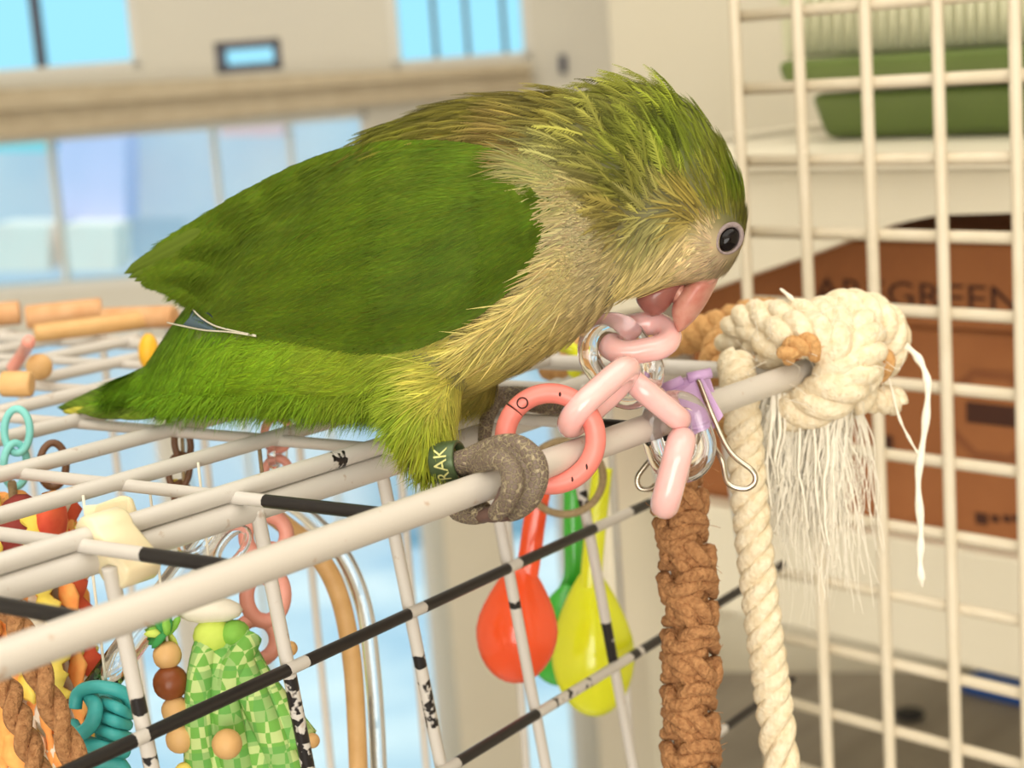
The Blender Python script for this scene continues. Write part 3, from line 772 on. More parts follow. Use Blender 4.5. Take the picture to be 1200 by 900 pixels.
# ------------------------------------------------------------------ measuring spoons inside the front wall
Zs = float(proj(onW(640, 700))[2]) + .02
def spoon(name, label, m, hpts, bowl, rx, ry, tilt, dz):
    Zs = float(proj(onW(bowl[0] + rx, bowl[1]))[2]) + .012
    root = thing(name, label, 'spoon', U(bowl[0], bowl[1] + ry, Zs + dz), 'plastic toy spoons on the twine ring')
    P = spline(pxs([(x, y, Zs + dz + e) for x, y, e in hpts]), 8)
    t_ = MB(); t_.tube(P, np.linspace(.0036, .0040, len(P)), 14, flat=(.55, 1.0), up=FV); t_.build('handle', MT[m], root)
    # bowl: back of the spoon towards the camera, a shell with thickness
    s_ = (Zs + dz) / FPX; ax = cdir(math.cos(tilt), math.sin(tilt), 0); ay = cdir(-math.sin(tilt), math.cos(tilt), 0)
    c = U(*bowl, Zs + dz); V = []; F = []; nu, nv = 32, 9
    def pr(t, k, e):
        sn = math.sin(t); upp = max(0.0, -sn)              # egg shape that runs out into the handle
        wob = 1.0 - .34 * upp ** 1.6
        return c + ax * rx * s_ * k * math.cos(t) * wob + ay * ry * s_ * k * sn * (1 + .30 * upp) - FV * (1 - k * k) * rx * s_ * (.62 - e)
    for e in (0.0, .10):
        for j in range(nv):
            k = j / (nv - 1)
            for q in range(nu): V.append(pr(2 * math.pi * q / nu, max(k, .001), e) + FV * e * .01)
    for h in range(2):
        o0 = h * nu * nv
        for j in range(nv - 1):
            for q in range(nu): F.append((o0 + j * nu + q, o0 + j * nu + (q + 1) % nu, o0 + (j + 1) * nu + (q + 1) % nu, o0 + (j + 1) * nu + q))
    for q in range(nu): F.append(((nv - 1) * nu + q, (nv - 1) * nu + (q + 1) % nu, (2 * nv - 1) * nu + (q + 1) % nu, (2 * nv - 1) * nu + q))
    b3 = MB(); b3.add(V, F); b3.build('bowl', MT[m], root)
    return root
spoon('toy_spoon', 'orange plastic toy spoon hanging behind the cage front', 'orange_plastic', [(636, 560, 0), (628, 600, 0), (621, 650, 0), (616, 680, 0), (610, 712, -.002)], (606, 738), 48, 63, .06, 0.0)
spoon('toy_spoon', 'bright yellow plastic toy spoon hanging behind the cage front', 'yellow_plastic', [(706, 548, -.002), (700, 600, -.002), (694, 660, -.002), (692, 700, -.001), (692, 726, -.002)], (695, 764), 49, 76, -.04, 0.0)
spoon('toy_spoon', 'green plastic toy spoon half hidden behind the orange and yellow ones', 'green_plastic', [(672, 560, .006), (672, 620, .007), (673, 672, .009), (664, 698, .012), (656, 730, .012)], (658, 752), 40, 52, .1, .034)
tw = MB(); tcn = U(662, 560, Zs - .008)
tw.tube([tcn + RV * math.cos(t) * 44 * Zs / FPX + cdir(.0, 1, .3) * math.sin(t) * 45 * Zs / FPX for t in np.linspace(0, 2 * math.pi, 48, endpoint=False)], .0013, 8, closed=True)
tag(tw.build('twine_ring', MT['twine']), 'loop of tan twine that carries the plastic spoons', 'twine loop')

# ------------------------------------------------------------------ ropes
def twisted(P, R, turns, strands, mname, parent, name='strand', phase=0.0, n=8, thin=.56, depth_=.5):
    P = np.asarray(P); k = len(P)
    T_ = np.gradient(P, axis=0); T_ /= np.linalg.norm(T_, axis=1, keepdims=True)
    a_ = UPV if abs(T_[0][2]) < .8 else np.array([1.0, 0, 0])
    N = nrm(a_ - T_[0] * np.dot(a_, T_[0])); Ns = []
    for i in range(k):
        N = N - T_[i] * np.dot(N, T_[i]); N = N / np.linalg.norm(N); Ns.append(N)
    Ns = np.array(Ns); Bs = np.cross(T_, Ns)
    for s_ in range(strands):
        th = phase + 2 * math.pi * (s_ / strands + turns * np.linspace(0, 1, k))
        Q = P + R * depth_ * (np.cos(th)[:, None] * Ns + np.sin(th)[:, None] * Bs)
        t_ = MB(); t_.tube(Q, R * thin, n); t_.build(name, MT[mname], parent)
# brown jute braid
Zj = .478
jb = thing('jute_braid', 'thick brown macrame jute braid hanging from the cage rail', 'rope', U(812, 1000, Zj))
pj = Zj / FPX
path = spline(pxs([(800, 530, Zj), (797, 590, Zj), (806, 660, Zj), (810, 740, Zj), (808, 820, Zj), (812, 900, Zj), (814, 1010, Zj)]), 30)
arcl = np.concatenate([[0], np.cumsum(np.linalg.norm(np.diff(path, axis=0), axis=1))])
def at(s_): return np.array([np.interp(s_, arcl, path[:, i]) for i in range(3)])
row = 33 * pj; kr_ = int(arcl[-1] / row)
for i in range(kr_):
    wv = (1.0 + .10 * math.sin(i * 2.1)) * (1 - .35 * max(0, (1.5 - i) / 1.5)); c0_ = at((i + .5) * row); sgn = 1 if i % 2 else -1
    Wd = 25 * pj * wv; j = lambda: random.uniform(-1.5, 1.5) * pj
    # front loop, lower front loop, knob at the side, back loop
    L1_ = [c0_ - RV * Wd * sgn + FV * .002, c0_ - RV * Wd * .55 * sgn - FV * .006 - DV * 7 * pj, c0_ + RV * j() - FV * .0085 - DV * 2 * pj, c0_ + RV * Wd * .6 * sgn - FV * .006 + DV * 7 * pj, c0_ + RV * Wd * sgn + FV * .002 + DV * 5 * pj]
    twisted(spline(L1_, 5), .0030, 1.0, 2, 'jute', jb, 'knot_strand', n=7, thin=.68)
    L2_ = [q + DV * 15 * pj + FV * .0012 + RV * j() for q in L1_[::-1]]
    L2_ = [c0_ + (q - c0_) for q in L2_]
    twisted(spline(L2_, 5), .0027, 1.0, 2, 'jute', jb, 'knot_strand', n=7, thin=.68)
    kb = c0_ + RV * Wd * 1.02 * sgn + DV * 9 * pj
    t_ = MB(); t_.ell(kb - FV * .002, RV * 10 * pj, DV * 19 * pj, FV * .004, 10, 7); t_.build('side_knob', MT['jute'], jb)
    kb = c0_ - RV * Wd * .98 * sgn + DV * 4 * pj
    t_ = MB(); t_.ell(kb - FV * .001, RV * 8 * pj, DV * 15 * pj, FV * .004, 10, 7); t_.build('side_knob', MT['jute'], jb)
t_ = MB(); t_.tube(path, .0052, 10); t_.build('core', MT['jute'], jb)
fz_ = MB()
for i in range(160):
    c0_ = at(random.uniform(0, arcl[-1])); s_ = random.choice((-1, 1)); q0 = c0_ + RV * 24 * pj * s_ * random.uniform(.3, 1) - FV * .006
    q2 = q0 + nrm(rng.normal(size=3) + RV * s_ * 1.0) * random.uniform(.002, .005)
    fz_.tube(spline([q0, (q0 + q2) / 2 + rng.normal(size=3) * .0006, q2], 3), .00009, 3)
o_ = fz_.build('fuzz', MT['jute'], jb); o_['kind'] = 'stuff'

# cream cotton rope that hangs from the rail
Zr = .500; pr_ = Zr / FPX
wr = thing('cotton_rope', 'cream twisted cotton rope hanging next to the brown braid', 'rope', U(918, 1010, Zr))
P = spline(pxs([(862, 425, Zr + .012), (868, 470, Zr), (876, 560, Zr), (886, 660, Zr), (898, 760, Zr), (910, 850, Zr), (926, 1010, Zr)]), 40)
twisted(P, 21 * pr_, 8.5, 3, 'cotton', wr, n=10, thin=.53, depth_=.57)
# tan rope wrapped along the back bar
ta = thing('sisal_wrap', 'golden tan rope wound along the bar behind the cotton knot', 'rope', U(830, 395, .60))
P = spline(pxs([(640, 425, .60), (700, 412, .60), (780, 398, .595), (830, 388, .59), (880, 372, .585), (905, 372, .58)]), 24)
twisted(P, .0062, 7, 2, 'sisal', ta, n=8, thin=.6)
tb2 = [(866, 385, .56), (846, 400, .555), (838, 425, .55), (852, 440, .55), (872, 430, .55), (868, 460, .53), (862, 490, .525), (848, 500, .525)]
twisted(spline(pxs(tb2), 14), .0050, 6, 2, 'sisal', ta, n=8, thin=.6)

# cotton knot around the rail end with frayed fringe
Zk = .512; pk = Zk / FPX
kn = thing('cotton_knot', 'cream cotton rope knotted around the rail end with frayed fringe', 'rope', U(980, 470, Zk))
def K(L): return pxs([(x, y, Zk + z) for x, y, z in L])
loops = [
  [(903, 409, .005), (918, 395, -.006), (945, 392, -.010), (972, 402, -.012), (985, 425, -.012), (975, 452, -.012), (951, 474, -.008), (925, 478, -.002)],
  [(880, 395, .012), (900, 380, .004), (930, 376, -.002), (962, 378, -.004), (985, 388, -.006), (1002, 410, -.006), (1008, 440, -.004), (996, 470, -.002)],
  [(942, 476, -.006), (975, 464, -.012), (1000, 440, -.012), (1012, 412, -.010), (1008, 388, -.004), (985, 372, .002)],
  [(950, 385, .004), (975, 366, .002), (1005, 366, .002), (1030, 380, .002), (1040, 402, .004), (1030, 425, .006)],
  [(965, 376, .012), (990, 362, .010), (1020, 366, .010), (1042, 385, .012), (1044, 405, .014)],
  [(858, 412, .024), (866, 386, .016), (885, 374, .008), (910, 376, .006), (930, 384, .004)],
  [(985, 480, .008), (1010, 468, .006), (1035, 468, .006), (1050, 470, .008)],
]
for i, L in enumerate(loops):
    P = spline(K(L), 12)
    R_ = (.0066, .0062, .0064, .0060, .0056, .0056, .0042)[i]
    twisted(P, R_ * 1.02, max(1.5, len(L) * .40), 3, 'cotton', kn, n=10, thin=.52, depth_=.58)
P = spline(K([(920, 418, -.017), (932, 406, -.017), (948, 404, -.017), (961, 414, -.016)]), 12); twisted(P, .0034, 1.6, 2, 'sisal', kn, n=8)
P = spline(K([(1020, 408, .0), (1034, 420, -.002), (1036, 432, .0), (1022, 440, .004)]), 12); twisted(P, .0034, 1.2, 2, 'sisal', kn, n=8)
# loose ends
for L, r_ in (([(1040, 408, .004), (1058, 405, .003), (1076, 420, .002), (1087, 450, .0), (1084, 500, .0), (1076, 560, .0), (1079, 620, .0), (1078, 660, .0), (1081, 688, .0)], .0011),
              ([(1038, 430, .004), (1046, 460, .002), (1054, 490, .0), (1066, 515, .0), (1078, 535, .0)], .0004),
              ([(946, 372, .0), (938, 360, -.002), (926, 348, -.004), (914, 338, -.005)], .0006),
              ([(1038, 372, .004), (1050, 385, .004), (1050, 396, .004), (1042, 404, .004)], .0004)):
    P = spline(K(L), 10); rr_ = r_ * (1 + .25 * np.sin(np.arange(len(P)) * .7))
    rr_[-4:] *= np.array([.8, .6, .4, .15])
    t_ = MB(); t_.tube(P, rr_, 8); t_.build('loose_end', MT['cotton_white'], kn)
fr = MB()
def strand(x0, y0, x1, y1, z, wob, r_, kk=6):
    pts = []
    dx_ = random.uniform(-1, 1)
    for i in range(kk):
        t = i / (kk - 1)
        pts.append(U(x0 + (x1 - x0) * t ** 1.1 + wob * math.sin(t * 7 + dx_ * 3) * t + random.gauss(0, wob * .25) * t, y0 + (y1 - y0) * t, Zk + z + random.gauss(0, .0012) * t))
    P = spline(np.array(pts), 4)
    fr.tube(P, r_ * np.linspace(1, .35, len(P)), 4)
for cidx in range(46):                 # locks of frayed fibre
    u = (cidx + random.random()) / 46
    x0 = 884 + 116 * u; y0 = 458 + random.uniform(0, 20)
    if u < .32: x1 = x0 - random.uniform(-8, 22); y1 = 560 + 90 * random.random()
    else: x1 = x0 + random.gauss(10 * (u - .3), 18); y1 = 590 + 110 * random.random()
    z = random.uniform(-.008, .008); bend = random.uniform(-14, 14); ph = random.uniform(0, 6.28); fq = random.uniform(3, 7)
    for k in range(15):
        sp = random.gauss(0, 1); kk = 9; pts = []
        e = random.uniform(.6, 1.12); j0, j1 = random.uniform(0, 6), random.uniform(1.5, 4)
        for i in range(kk):
            t = i / (kk - 1)
            xx = x0 + sp * 3 + (x1 - x0) * t + bend * math.sin(math.pi * t) + 5 * math.sin(ph + fq * t) * t + sp * 8 * t * t + j1 * math.sin(j0 + 9 * t) * (.3 + t)
            pts.append(U(xx, y0 + (y1 - y0) * e * t, Zk + z + sp * .0014 * t + .001 * math.sin(j0 + 6 * t)))
        P = spline(np.array(pts), 3)
        fr.tube(P, random.uniform(.00016, .00034) * np.linspace(1.1, .4, len(P)), 4)
for i in range(34):      # thicker unlaid yarns
    u = random.random(); x0 = 905 + 90 * u
    strand(x0, 460, x0 + random.gauss(6 * (u - .3), 10), 540 + 110 * random.random(), random.uniform(-.009, .006), 5, random.uniform(.0005, .0009), 8)
for i in range(120):      # loosely splayed wisps
    x0 = 890 + 110 * random.random()
    strand(x0, 480, x0 + random.gauss(0, 30), 560 + 190 * random.random() ** 1.6, random.uniform(-.008, .008), 10, .00012, 9)
for i in range(60):       # loose fuzz over the knot
    x0 = random.uniform(880, 1045); y0 = random.uniform(365, 470)
    q0 = U(x0, y0, Zk - .012); fr.tube(spline([q0, q0 + rng.normal(size=3) * .002 - FV * .002, q0 + rng.normal(size=3) * .004 - FV * .002], 4), .00009, 3)
o_ = fr.build('fringe', MT['cotton_white'], kn); o_['kind'] = 'stuff'; o_['label'] = 'white frayed cotton fibres'

# ------------------------------------------------------------------ toys inside the cage
def plaid(name, c1, c2, c3, sc):
    m_ = mat(name, S(*c1), .75); nt_ = m_.node_tree; b_ = nt_.nodes['Principled BSDF']
    t_ = nt_.nodes.new('ShaderNodeTexCoord'); k1 = nt_.nodes.new('ShaderNodeTexChecker'); k1.inputs['Scale'].default_value = sc
    k1.inputs['Color1'].default_value = S(*c1); k1.inputs['Color2'].default_value = S(*c2)
    k2 = nt_.nodes.new('ShaderNodeTexChecker'); k2.inputs['Scale'].default_value = sc * .43
    nt_.links.new(t_.outputs['Object'], k1.inputs[0]); nt_.links.new(t_.outputs['Object'], k2.inputs[0])
    x_ = nt_.nodes.new('ShaderNodeMix'); x_.data_type = 'RGBA'; x_.inputs[7].default_value = S(*c3)
    f_ = nt_.nodes.new('ShaderNodeMath'); f_.operation = 'MULTIPLY'; f_.inputs[1].default_value = .55
    nt_.links.new(k2.outputs['Fac'], f_.inputs[0]); nt_.links.new(f_.outputs[0], x_.inputs[0])
    nt_.links.new(k1.outputs['Color'], x_.inputs[6]); nt_.links.new(x_.outputs[2], b_.inputs['Base Color'])
plaid('plaid_green', (116, 178, 74), (196, 216, 140), (96, 164, 80), 330)
def cord(parent, x, y, Z, m='off_white', r=.0004):
    p = U(x, y, Z); t_ = MB(); t_.tube(seg(p, np.array([p[0], p[1], TOPZ]), .02), r, 6); t_.build('cord', MT[m], parent)
def ringat(name, m, x, y, Z, rx, ry, r, parent=None, tilt=0.0, turn=0.0):
    s_ = Z / FPX; a_ = cdir(math.cos(tilt) * math.cos(turn), math.sin(tilt), math.sin(turn)); b_ = cdir(-math.sin(tilt), math.cos(tilt), 0)
    t_ = MB(); t_.tube([U(x, y, Z) + a_ * rx * s_ * math.cos(t) + b_ * ry * s_ * math.sin(t) for t in np.linspace(0, 2 * math.pi, 30, endpoint=False)], r * s_, 10, closed=True)
    return t_.build(name, MT[m], parent)

# crinkled orange streamer toy
st = thing('streamer_toy', 'bunch of orange, red and yellow fabric streamers hanging inside the cage', 'bird toy', U(50, 900, .46))
cols = ['toy_orange', 'toy_orange', 'toy_yellow', 'toy_red', 'off_white', 'toy_orange', 'off_white', 'toy_yellow']
for i in range(70):
    x0 = random.uniform(-30, 80); y0 = random.uniform(575, 625); ln = random.uniform(180, 420); x1 = x0 + random.uniform(-20, 45) + ln * .05
    x1 = min(x1, 112)
    mm = random.choice(cols)
    Zt = random.uniform(.45, .50)
    P = spline([U(x0 + (x1 - x0) * t + random.uniform(-7, 7), y0 + ln * t, Zt + random.uniform(-.004, .004)) for t in np.linspace(0, 1, 9)], 4)
    t_ = MB(); t_.tube(P, .0024 * (1 + .45 * np.sin(np.arange(len(P)) * 1.7 + i)), 7, flat=(.5, 1.2)); t_.build('streamer', MT[mm], st)
for x, y, rx, ry in ((25, 618, 30, 40), (60, 610, 18, 31)):
    t_ = MB(); s_ = .455 / FPX; t_.ell(U(x, y, .455), RV * rx * s_, DV * ry * s_, FV * .008, 14, 10); t_.build('felt_lobe', MT['toy_maroon' if rx > 20 else 'toy_red'], st)
t_ = MB(); t_.tube(spline(pxs([(14, 566, .462), (16, 584, .458), (20, 606, .455)]), 6), .0012, 8); t_.build('cord', MT['twine'], st)
# two jute ropes
for L, lab in (([(-90, 560, .43), (-30, 650, .415), (15, 720, .41), (50, 800, .41), (90, 895, .41), (130, 1000, .41)], 'brown jute rope slanting down in front of the orange streamers, beside the teal knot'),
               ([(-110, 620, .435), (-50, 700, .43), (0, 790, .425), (25, 850, .42), (50, 920, .42), (80, 1010, .42)], 'brown jute rope slanting down at the outer side of the orange streamers')):
    jr = thing('jute_rope', lab, 'rope', U(*L[-1]), 'jute ropes in the cage')
    twisted(spline(pxs(L), 24), .0030, 5, 2, 'jute', jr, n=8, thin=.7)
# teal rubber knot
tk = thing('rubber_knot', 'teal rubber knot toy hanging beside the jute rope', 'bird toy', U(120, 930, .43))
for L, r_ in (([(88, 830, .43), (92, 812, .43), (110, 805, .428), (135, 808, .428), (150, 818, .43), (152, 840, .432)], 8),
              ([(105, 815, .432), (112, 830, .425), (106, 850, .424), (92, 860, .425), (85, 850, .43)], 9),
              ([(120, 822, .43), (138, 830, .426), (150, 838, .43)], 7), ([(118, 838, .43), (134, 845, .425), (150, 850, .43)], 7),
              ([(112, 852, .43), (132, 860, .425), (150, 864, .43)], 7), ([(95, 868, .43), (118, 876, .425), (148, 880, .43)], 9),
              ([(90, 860, .435), (110, 890, .43), (140, 898, .43), (150, 930, .43)], 11), ([(130, 812, .436), (128, 850, .436), (124, 900, .436)], 16)):
    P = spline(pxs(L), 6); t_ = MB(); t_.tube(P, r_ * .43 / FPX, 10); t_.build('loop', MT['toy_teal'], tk)
cord(tk, 125, 806, .43)
# bead string
bs = thing('bead_string', 'string of round wooden beads with one dark brown bead and green tuft', 'bird toy', U(212, 890, .45))
for x, y, r_, mm in ((196, 768, 17, 'wood_tan'), (200, 800, 21, 'wood_brown'), (206, 832, 17, 'wood_tan'), (211, 866, 17, 'wood_tan'), (216, 905, 12, 'toy_yellow')):
    t_ = MB(); t_.ball(U(x, y, .45), r_ * .45 / FPX); t_.build('bead', MT[mm], bs)
for i in range(16):
    a_ = random.uniform(0, 6.28); t_ = MB(); c0_ = U(196 + 14 * math.cos(a_), 742 + 10 * math.sin(a_), .45 + random.uniform(-.004, .004))
    t_.ell(c0_, cdir(math.cos(a_), math.sin(a_), 0) * .0032, cdir(-math.sin(a_), math.cos(a_), .3) * .0012, FV * .0008, 8, 5); t_.build('leaf', MT[random.choice(('leaf_green', 'lime', 'deep_green'))], bs)
cord(bs, 196, 752, .45)
# green plaid woven toy
pt = thing('woven_toy', 'bundle of green plaid woven fingers with a wooden bead', 'bird toy', U(285, 930, .455))
tops = (250, 715)
for i, (x1, y1) in enumerate(((238, 930), (262, 940), (290, 945), (318, 935), (340, 905), (352, 870), (250, 870))):
    x0 = 232 + i * 9; y0 = 745 + (i % 3) * 6
    P = spline(pxs([(x0 + 10, y0, .455), (x0 + (x1 - x0) * .35, y0 + (y1 - y0) * .35, .450 + .004 * (i % 2)), (x1, y1, .455)]), 10)
    t_ = MB(); t_.tube(P, np.linspace(.0028, .0052, len(P)), 10); t_.build('woven_finger', MT['plaid_green'], pt)
for x, y, rx, ry, mm in ((245, 715, 40, 16, 'off_white'), (250, 745, 24, 22, 'lime'), (275, 742, 18, 16, 'leaf_green'), (240, 765, 16, 20, 'lime')):
    s_ = .455 / FPX; t_ = MB(); t_.ell(U(x, y, .455), RV * rx * s_, DV * ry * s_, FV * .005, 14, 9); t_.build('knot', MT[mm], pt)
t_ = MB(); t_.ball(U(266, 872, .440), 18 * .44 / FPX); t_.build('bead', MT['wood_tan'], pt)
for x, y in ((340, 760), (366, 868)):
    t_ = MB(); t_.ball(U(x, y, .45), 9 * .45 / FPX); t_.build('bead', MT['wood_tan'], pt)
cord(pt, 250, 705, .455)
# salmon rings
pc_ = thing('ring_chain', 'chain of salmon pink plastic rings hanging behind the woven toy', 'bird toy', U(300, 775, .475))
for x, y, rx, ry, r_ in ((312, 628, 24, 24, 9), (311, 698, 22, 30, 9), (300, 750, 24, 24, 9), (318, 662, 10, 22, 6)):
    ringat('plastic_ring', 'salmon', x, y, .475, rx, ry, r_, pc_, turn=.3)
cord(pc_, 312, 604, .475, 'twine', .0006)
lc = thing('link_chain', 'pale pink and clear oval chain hanging from the lid under the parrot', 'bird toy', U(325, 590, .50))
for i, (y, mm) in enumerate(((508, 'salmon'), (530, 'clear_plastic'), (556, 'salmon'), (580, 'clear_plastic'))):
    ringat('chain_oval', mm, 325, y, .50, 15, 19, 5, lc, turn=.2 + 1.0 * (i % 2))
# tan and clear hoops
hp_ = thing('acrylic_swing', 'tall arched swing hoop of tan wood with a clear acrylic tube', 'bird toy', U(425, 960, .51))
t_ = MB(); t_.tube(spline(pxs([(296, 590, .51), (330, 612, .51), (372, 650, .51), (398, 700, .51), (412, 770, .51), (418, 850, .51), (422, 960, .51)]), 12), .0029, 12); t_.build('hoop', MT['wood_tan'], hp_)
t_ = MB(); t_.tube(spline(pxs([(300, 570, .52), (350, 596, .52), (398, 645, .52), (425, 705, .52), (436, 780, .52), (442, 860, .52), (446, 960, .52)]), 12), .0026, 12); t_.build('clear_tube', MT['clear_plastic'], hp_)
# clear sloping tube
at_ = MB(); at_.tube(seg(U(268, 596, .475), U(112, 812, .445), .01), .0042, 14); tag(at_.build('acrylic_tube', MT['clear_plastic']), 'thick clear acrylic tube sloping between the teal knot and the lid', 'tube')
for x, y, t in ((232, 628, .5), (272, 642, -.6)):
    o_ = ringat('clear_link', 'clear_plastic', x, y, .462, 15, 26, 5, None, tilt=.7, turn=t)
    tag(o_, 'clear plastic link hanging %s' % ('directly above the green tuft of beads' if x < 250 else 'between the salmon rings and the woven toy'), 'chain link', 'clear links above the woven toy')
# brown metal links with yellow beads
bl = thing('brown_link_chain', 'chain of dark brown links and yellow beads under the wing', 'bird toy', U(212, 612, .50))
for i, y in enumerate((488, 520, 552, 585)):
    ringat('dark_link', 'brown_ring', 212 + (i % 2) * 4 - 2, y, .50, 12, 20, 4, bl, tilt=.15 * (-1) ** i, turn=.9 * (i % 2))
for x, y in ((204, 505), (222, 540), (206, 570), (216, 603), (222, 628)):
    t_ = MB(); t_.ball(U(x, y, .503), 9 * .5 / FPX); t_.build('bead', MT['toy_yellow'], bl)
t_ = MB(); t_.tube(seg(U(212, 470, .50), U(218, 632, .50), .02), .0006, 6); t_.build('cord', MT['twine'], bl)
# brown and pale links at the outer side
for i, (x, y, mm, lab) in enumerate(((20, 505, 'toy_aqua', 'pale aqua oval link hanging above the orange streamers'), (62, 545, 'brown_ring', 'brown oval link hanging above the orange streamers'), (18, 545, 'toy_aqua', 'pale aqua oval link hooked below another, touching the maroon felt'))):
    o_ = ringat('oval_link', mm, x, y, .49, 15, 26, 4.5, None, turn=.4 * i)
    tag(o_, lab, 'chain link', 'oval links above the streamers')

# ------------------------------------------------------------------ things lying on the far part of the lid
def onlidZ(x, y): return onlid(x, y, .002)
for (x0, y0, x1, y1, r_, mm, lab) in ((-60, 374, 24, 366, .0050, 'wood_orange', 'short orange wooden perch on the far corner of the cage top'),
        (30, 372, 120, 363, .0050, 'wood_orange', 'orange wooden perch lying across the far bars of the cage top'),
        (122, 373, 205, 371, .0044, 'wood_orange', 'tan wooden perch on the far cage bars behind the wing tip'),
        (40, 391, 175, 374, .0036, 'wood_tan', 'pale thin wooden dowel on the far bars of the cage top')):
    a_ = onlid(x0, y0, r_ + .0022); b_ = onlid(x1, y1, r_ + .0022)
    P = seg(a_, b_, .01); t_ = MB(); t_.tube(P, r_ * (1 + .05 * np.sin(np.arange(len(P)))), 12)
    tag(t_.build('wooden_perch', MT[mm], None, bevel=.001), lab, 'perch', 'wooden perches on the cage top')
p = onlid(20, 450, .0065); t_ = MB(); t_.tube(seg(p - RV * .005, p + RV * .005, .003), .0043, 14)
tag(t_.build('wooden_spool', MT['wood_tan'], None, bevel=.001), 'cream wooden spool lying on the cage top near the tail', 'spool')
p = onlid(46, 430, .0068); t_ = MB(); t_.ball(p, .0046); tag(t_.build('wooden_bead', MT['wood_tan']), 'tan wooden bead lying on the cage top behind the tail', 'bead')
t_ = MB(); t_.tube(spline([onlid(14, 432, .003), onlid(28, 412, .010), onlid(34, 400, .018)], 6), .0022, 8); tag(t_.build('pink_stick', MT['salmon']), 'short salmon pink stick leaning on the far cage bars', 'stick')
p = onlid(174, 412, .0068); t_ = MB(); t_.ell(p, RV * .0036, DV * .0066, FV * .0036); tag(t_.build('amber_bead', MT['amber']), 'amber yellow oval bead on the cage top behind the tail', 'bead')
t_ = MB(); t_.tube(spline(pxs([(640, 405, .585), (655, 404, .585), (671, 410, .585), (678, 425, .585), (672, 438, .588)]), 8), .0024, 10); tag(t_.build('yellow_hook', MT['yellow_plastic']), 'yellow plastic hook on the back bars behind the breast', 'hook')

# ------------------------------------------------------------------ the parrot
zx = [60, 170, 300, 450, 575, 700, 800, 890]; zz = [.520, .490, .466, .449, .441, .440, .443, .445]
def ZM(x): return np.interp(x, zx, zz)
bird = thing('parrot', 'green parrot with grey breast and yellow belly chewing a chain on the cage', 'parrot', railpt(0.0) + UPV * .0036)
ST = [(128, 452, 132, 474, 3.5), (172, 428, 176, 472, 7), (205, 378, 203, 482, 14), (240, 330, 243, 480, 20), (300, 258, 300, 482, 25), (375, 195, 372, 486, 29),
      (450, 150, 450, 488, 31), (520, 124, 520, 474, 31), (580, 113, 573, 452, 29.5), (632, 112, 622, 428, 27), (680, 110, 664, 402, 24),
      (724, 98, 700, 376, 21), (772, 100, 722, 352, 18.5), (818, 128, 742, 344, 17), (850, 172, 758, 344, 16.2), (869, 216, 774, 341, 15.4),
      (876, 256, 790, 336, 14), (870, 290, 804, 333, 11.5), (854, 318, 818, 332, 7.5)]
def section(a_, b_, d, n=28, pw=.92):
    A_ = np.array(a_, float); B_ = np.array(b_, float); ring = []
    for q in range(n):
        t = 2 * math.pi * q / n; cs = math.cos(t); sn = math.sin(t)
        cs = math.copysign(abs(cs) ** pw, cs); sn = math.copysign(abs(sn) ** pw, sn)
        p = (A_ + B_) / 2 + (A_ - B_) / 2 * cs
        ring.append(U(p[0], p[1], ZM(p[0]) + d / 1000 * sn))
    return ring
core = MB()
core.loft([section((s_[0], s_[1]), (s_[2], s_[3]), s_[4]) for s_ in ST])
# thighs
def blob(pts, n=14):
    rings = []
    P = pxs([(x, y, z) for x, y, z, r_ in pts]); T_ = np.gradient(P, axis=0)
    mb = MB(); mb.tube(P, [r_ / FPX * .42 for *_, r_ in pts], n); core.v += mb.v; core.chip += mb.chip; core.f += [tuple(i + core.n for i in f_) for f_ in mb.f]; core.n += mb.n
blob([(510, 400, .440, 40), (500, 440, .430, 50), (494, 480, .420, 38), (496, 515, .412, 24), (504, 542, .408, 14)])
blob([(560, 400, .455, 30), (558, 440, .465, 28), (562, 468, .472, 16)])
me = core.mesh('body_raw'); tmp = bpy.data.objects.new('body_raw', me); COL.objects.link(tmp)
rmo = tmp.modifiers.new('r', 'REMESH'); rmo.mode = 'VOXEL'; rmo.voxel_size = .0014
smo = tmp.modifiers.new('s', 'SMOOTH'); smo.iterations = 6; smo.factor = .5
dg = bpy.context.evaluated_depsgraph_get(); dg.update()
body_me = bpy.data.meshes.new_from_object(tmp.evaluated_get(dg)); body_me.name = 'body'
bpy.data.objects.remove(tmp)
nv = len(body_me.vertices); BV = np.zeros(nv * 3, np.float32); body_me.vertices.foreach_get('co', BV); BV = BV.reshape(-1, 3).astype(float)
body_me.calc_loop_triangles(); BT = np.zeros(len(body_me.loop_triangles) * 3, np.int32); body_me.loop_triangles.foreach_get('vertices', BT); BT = BT.reshape(-1, 3)
bvh = BVHTree.FromPolygons(BV.tolist(), BT.tolist())

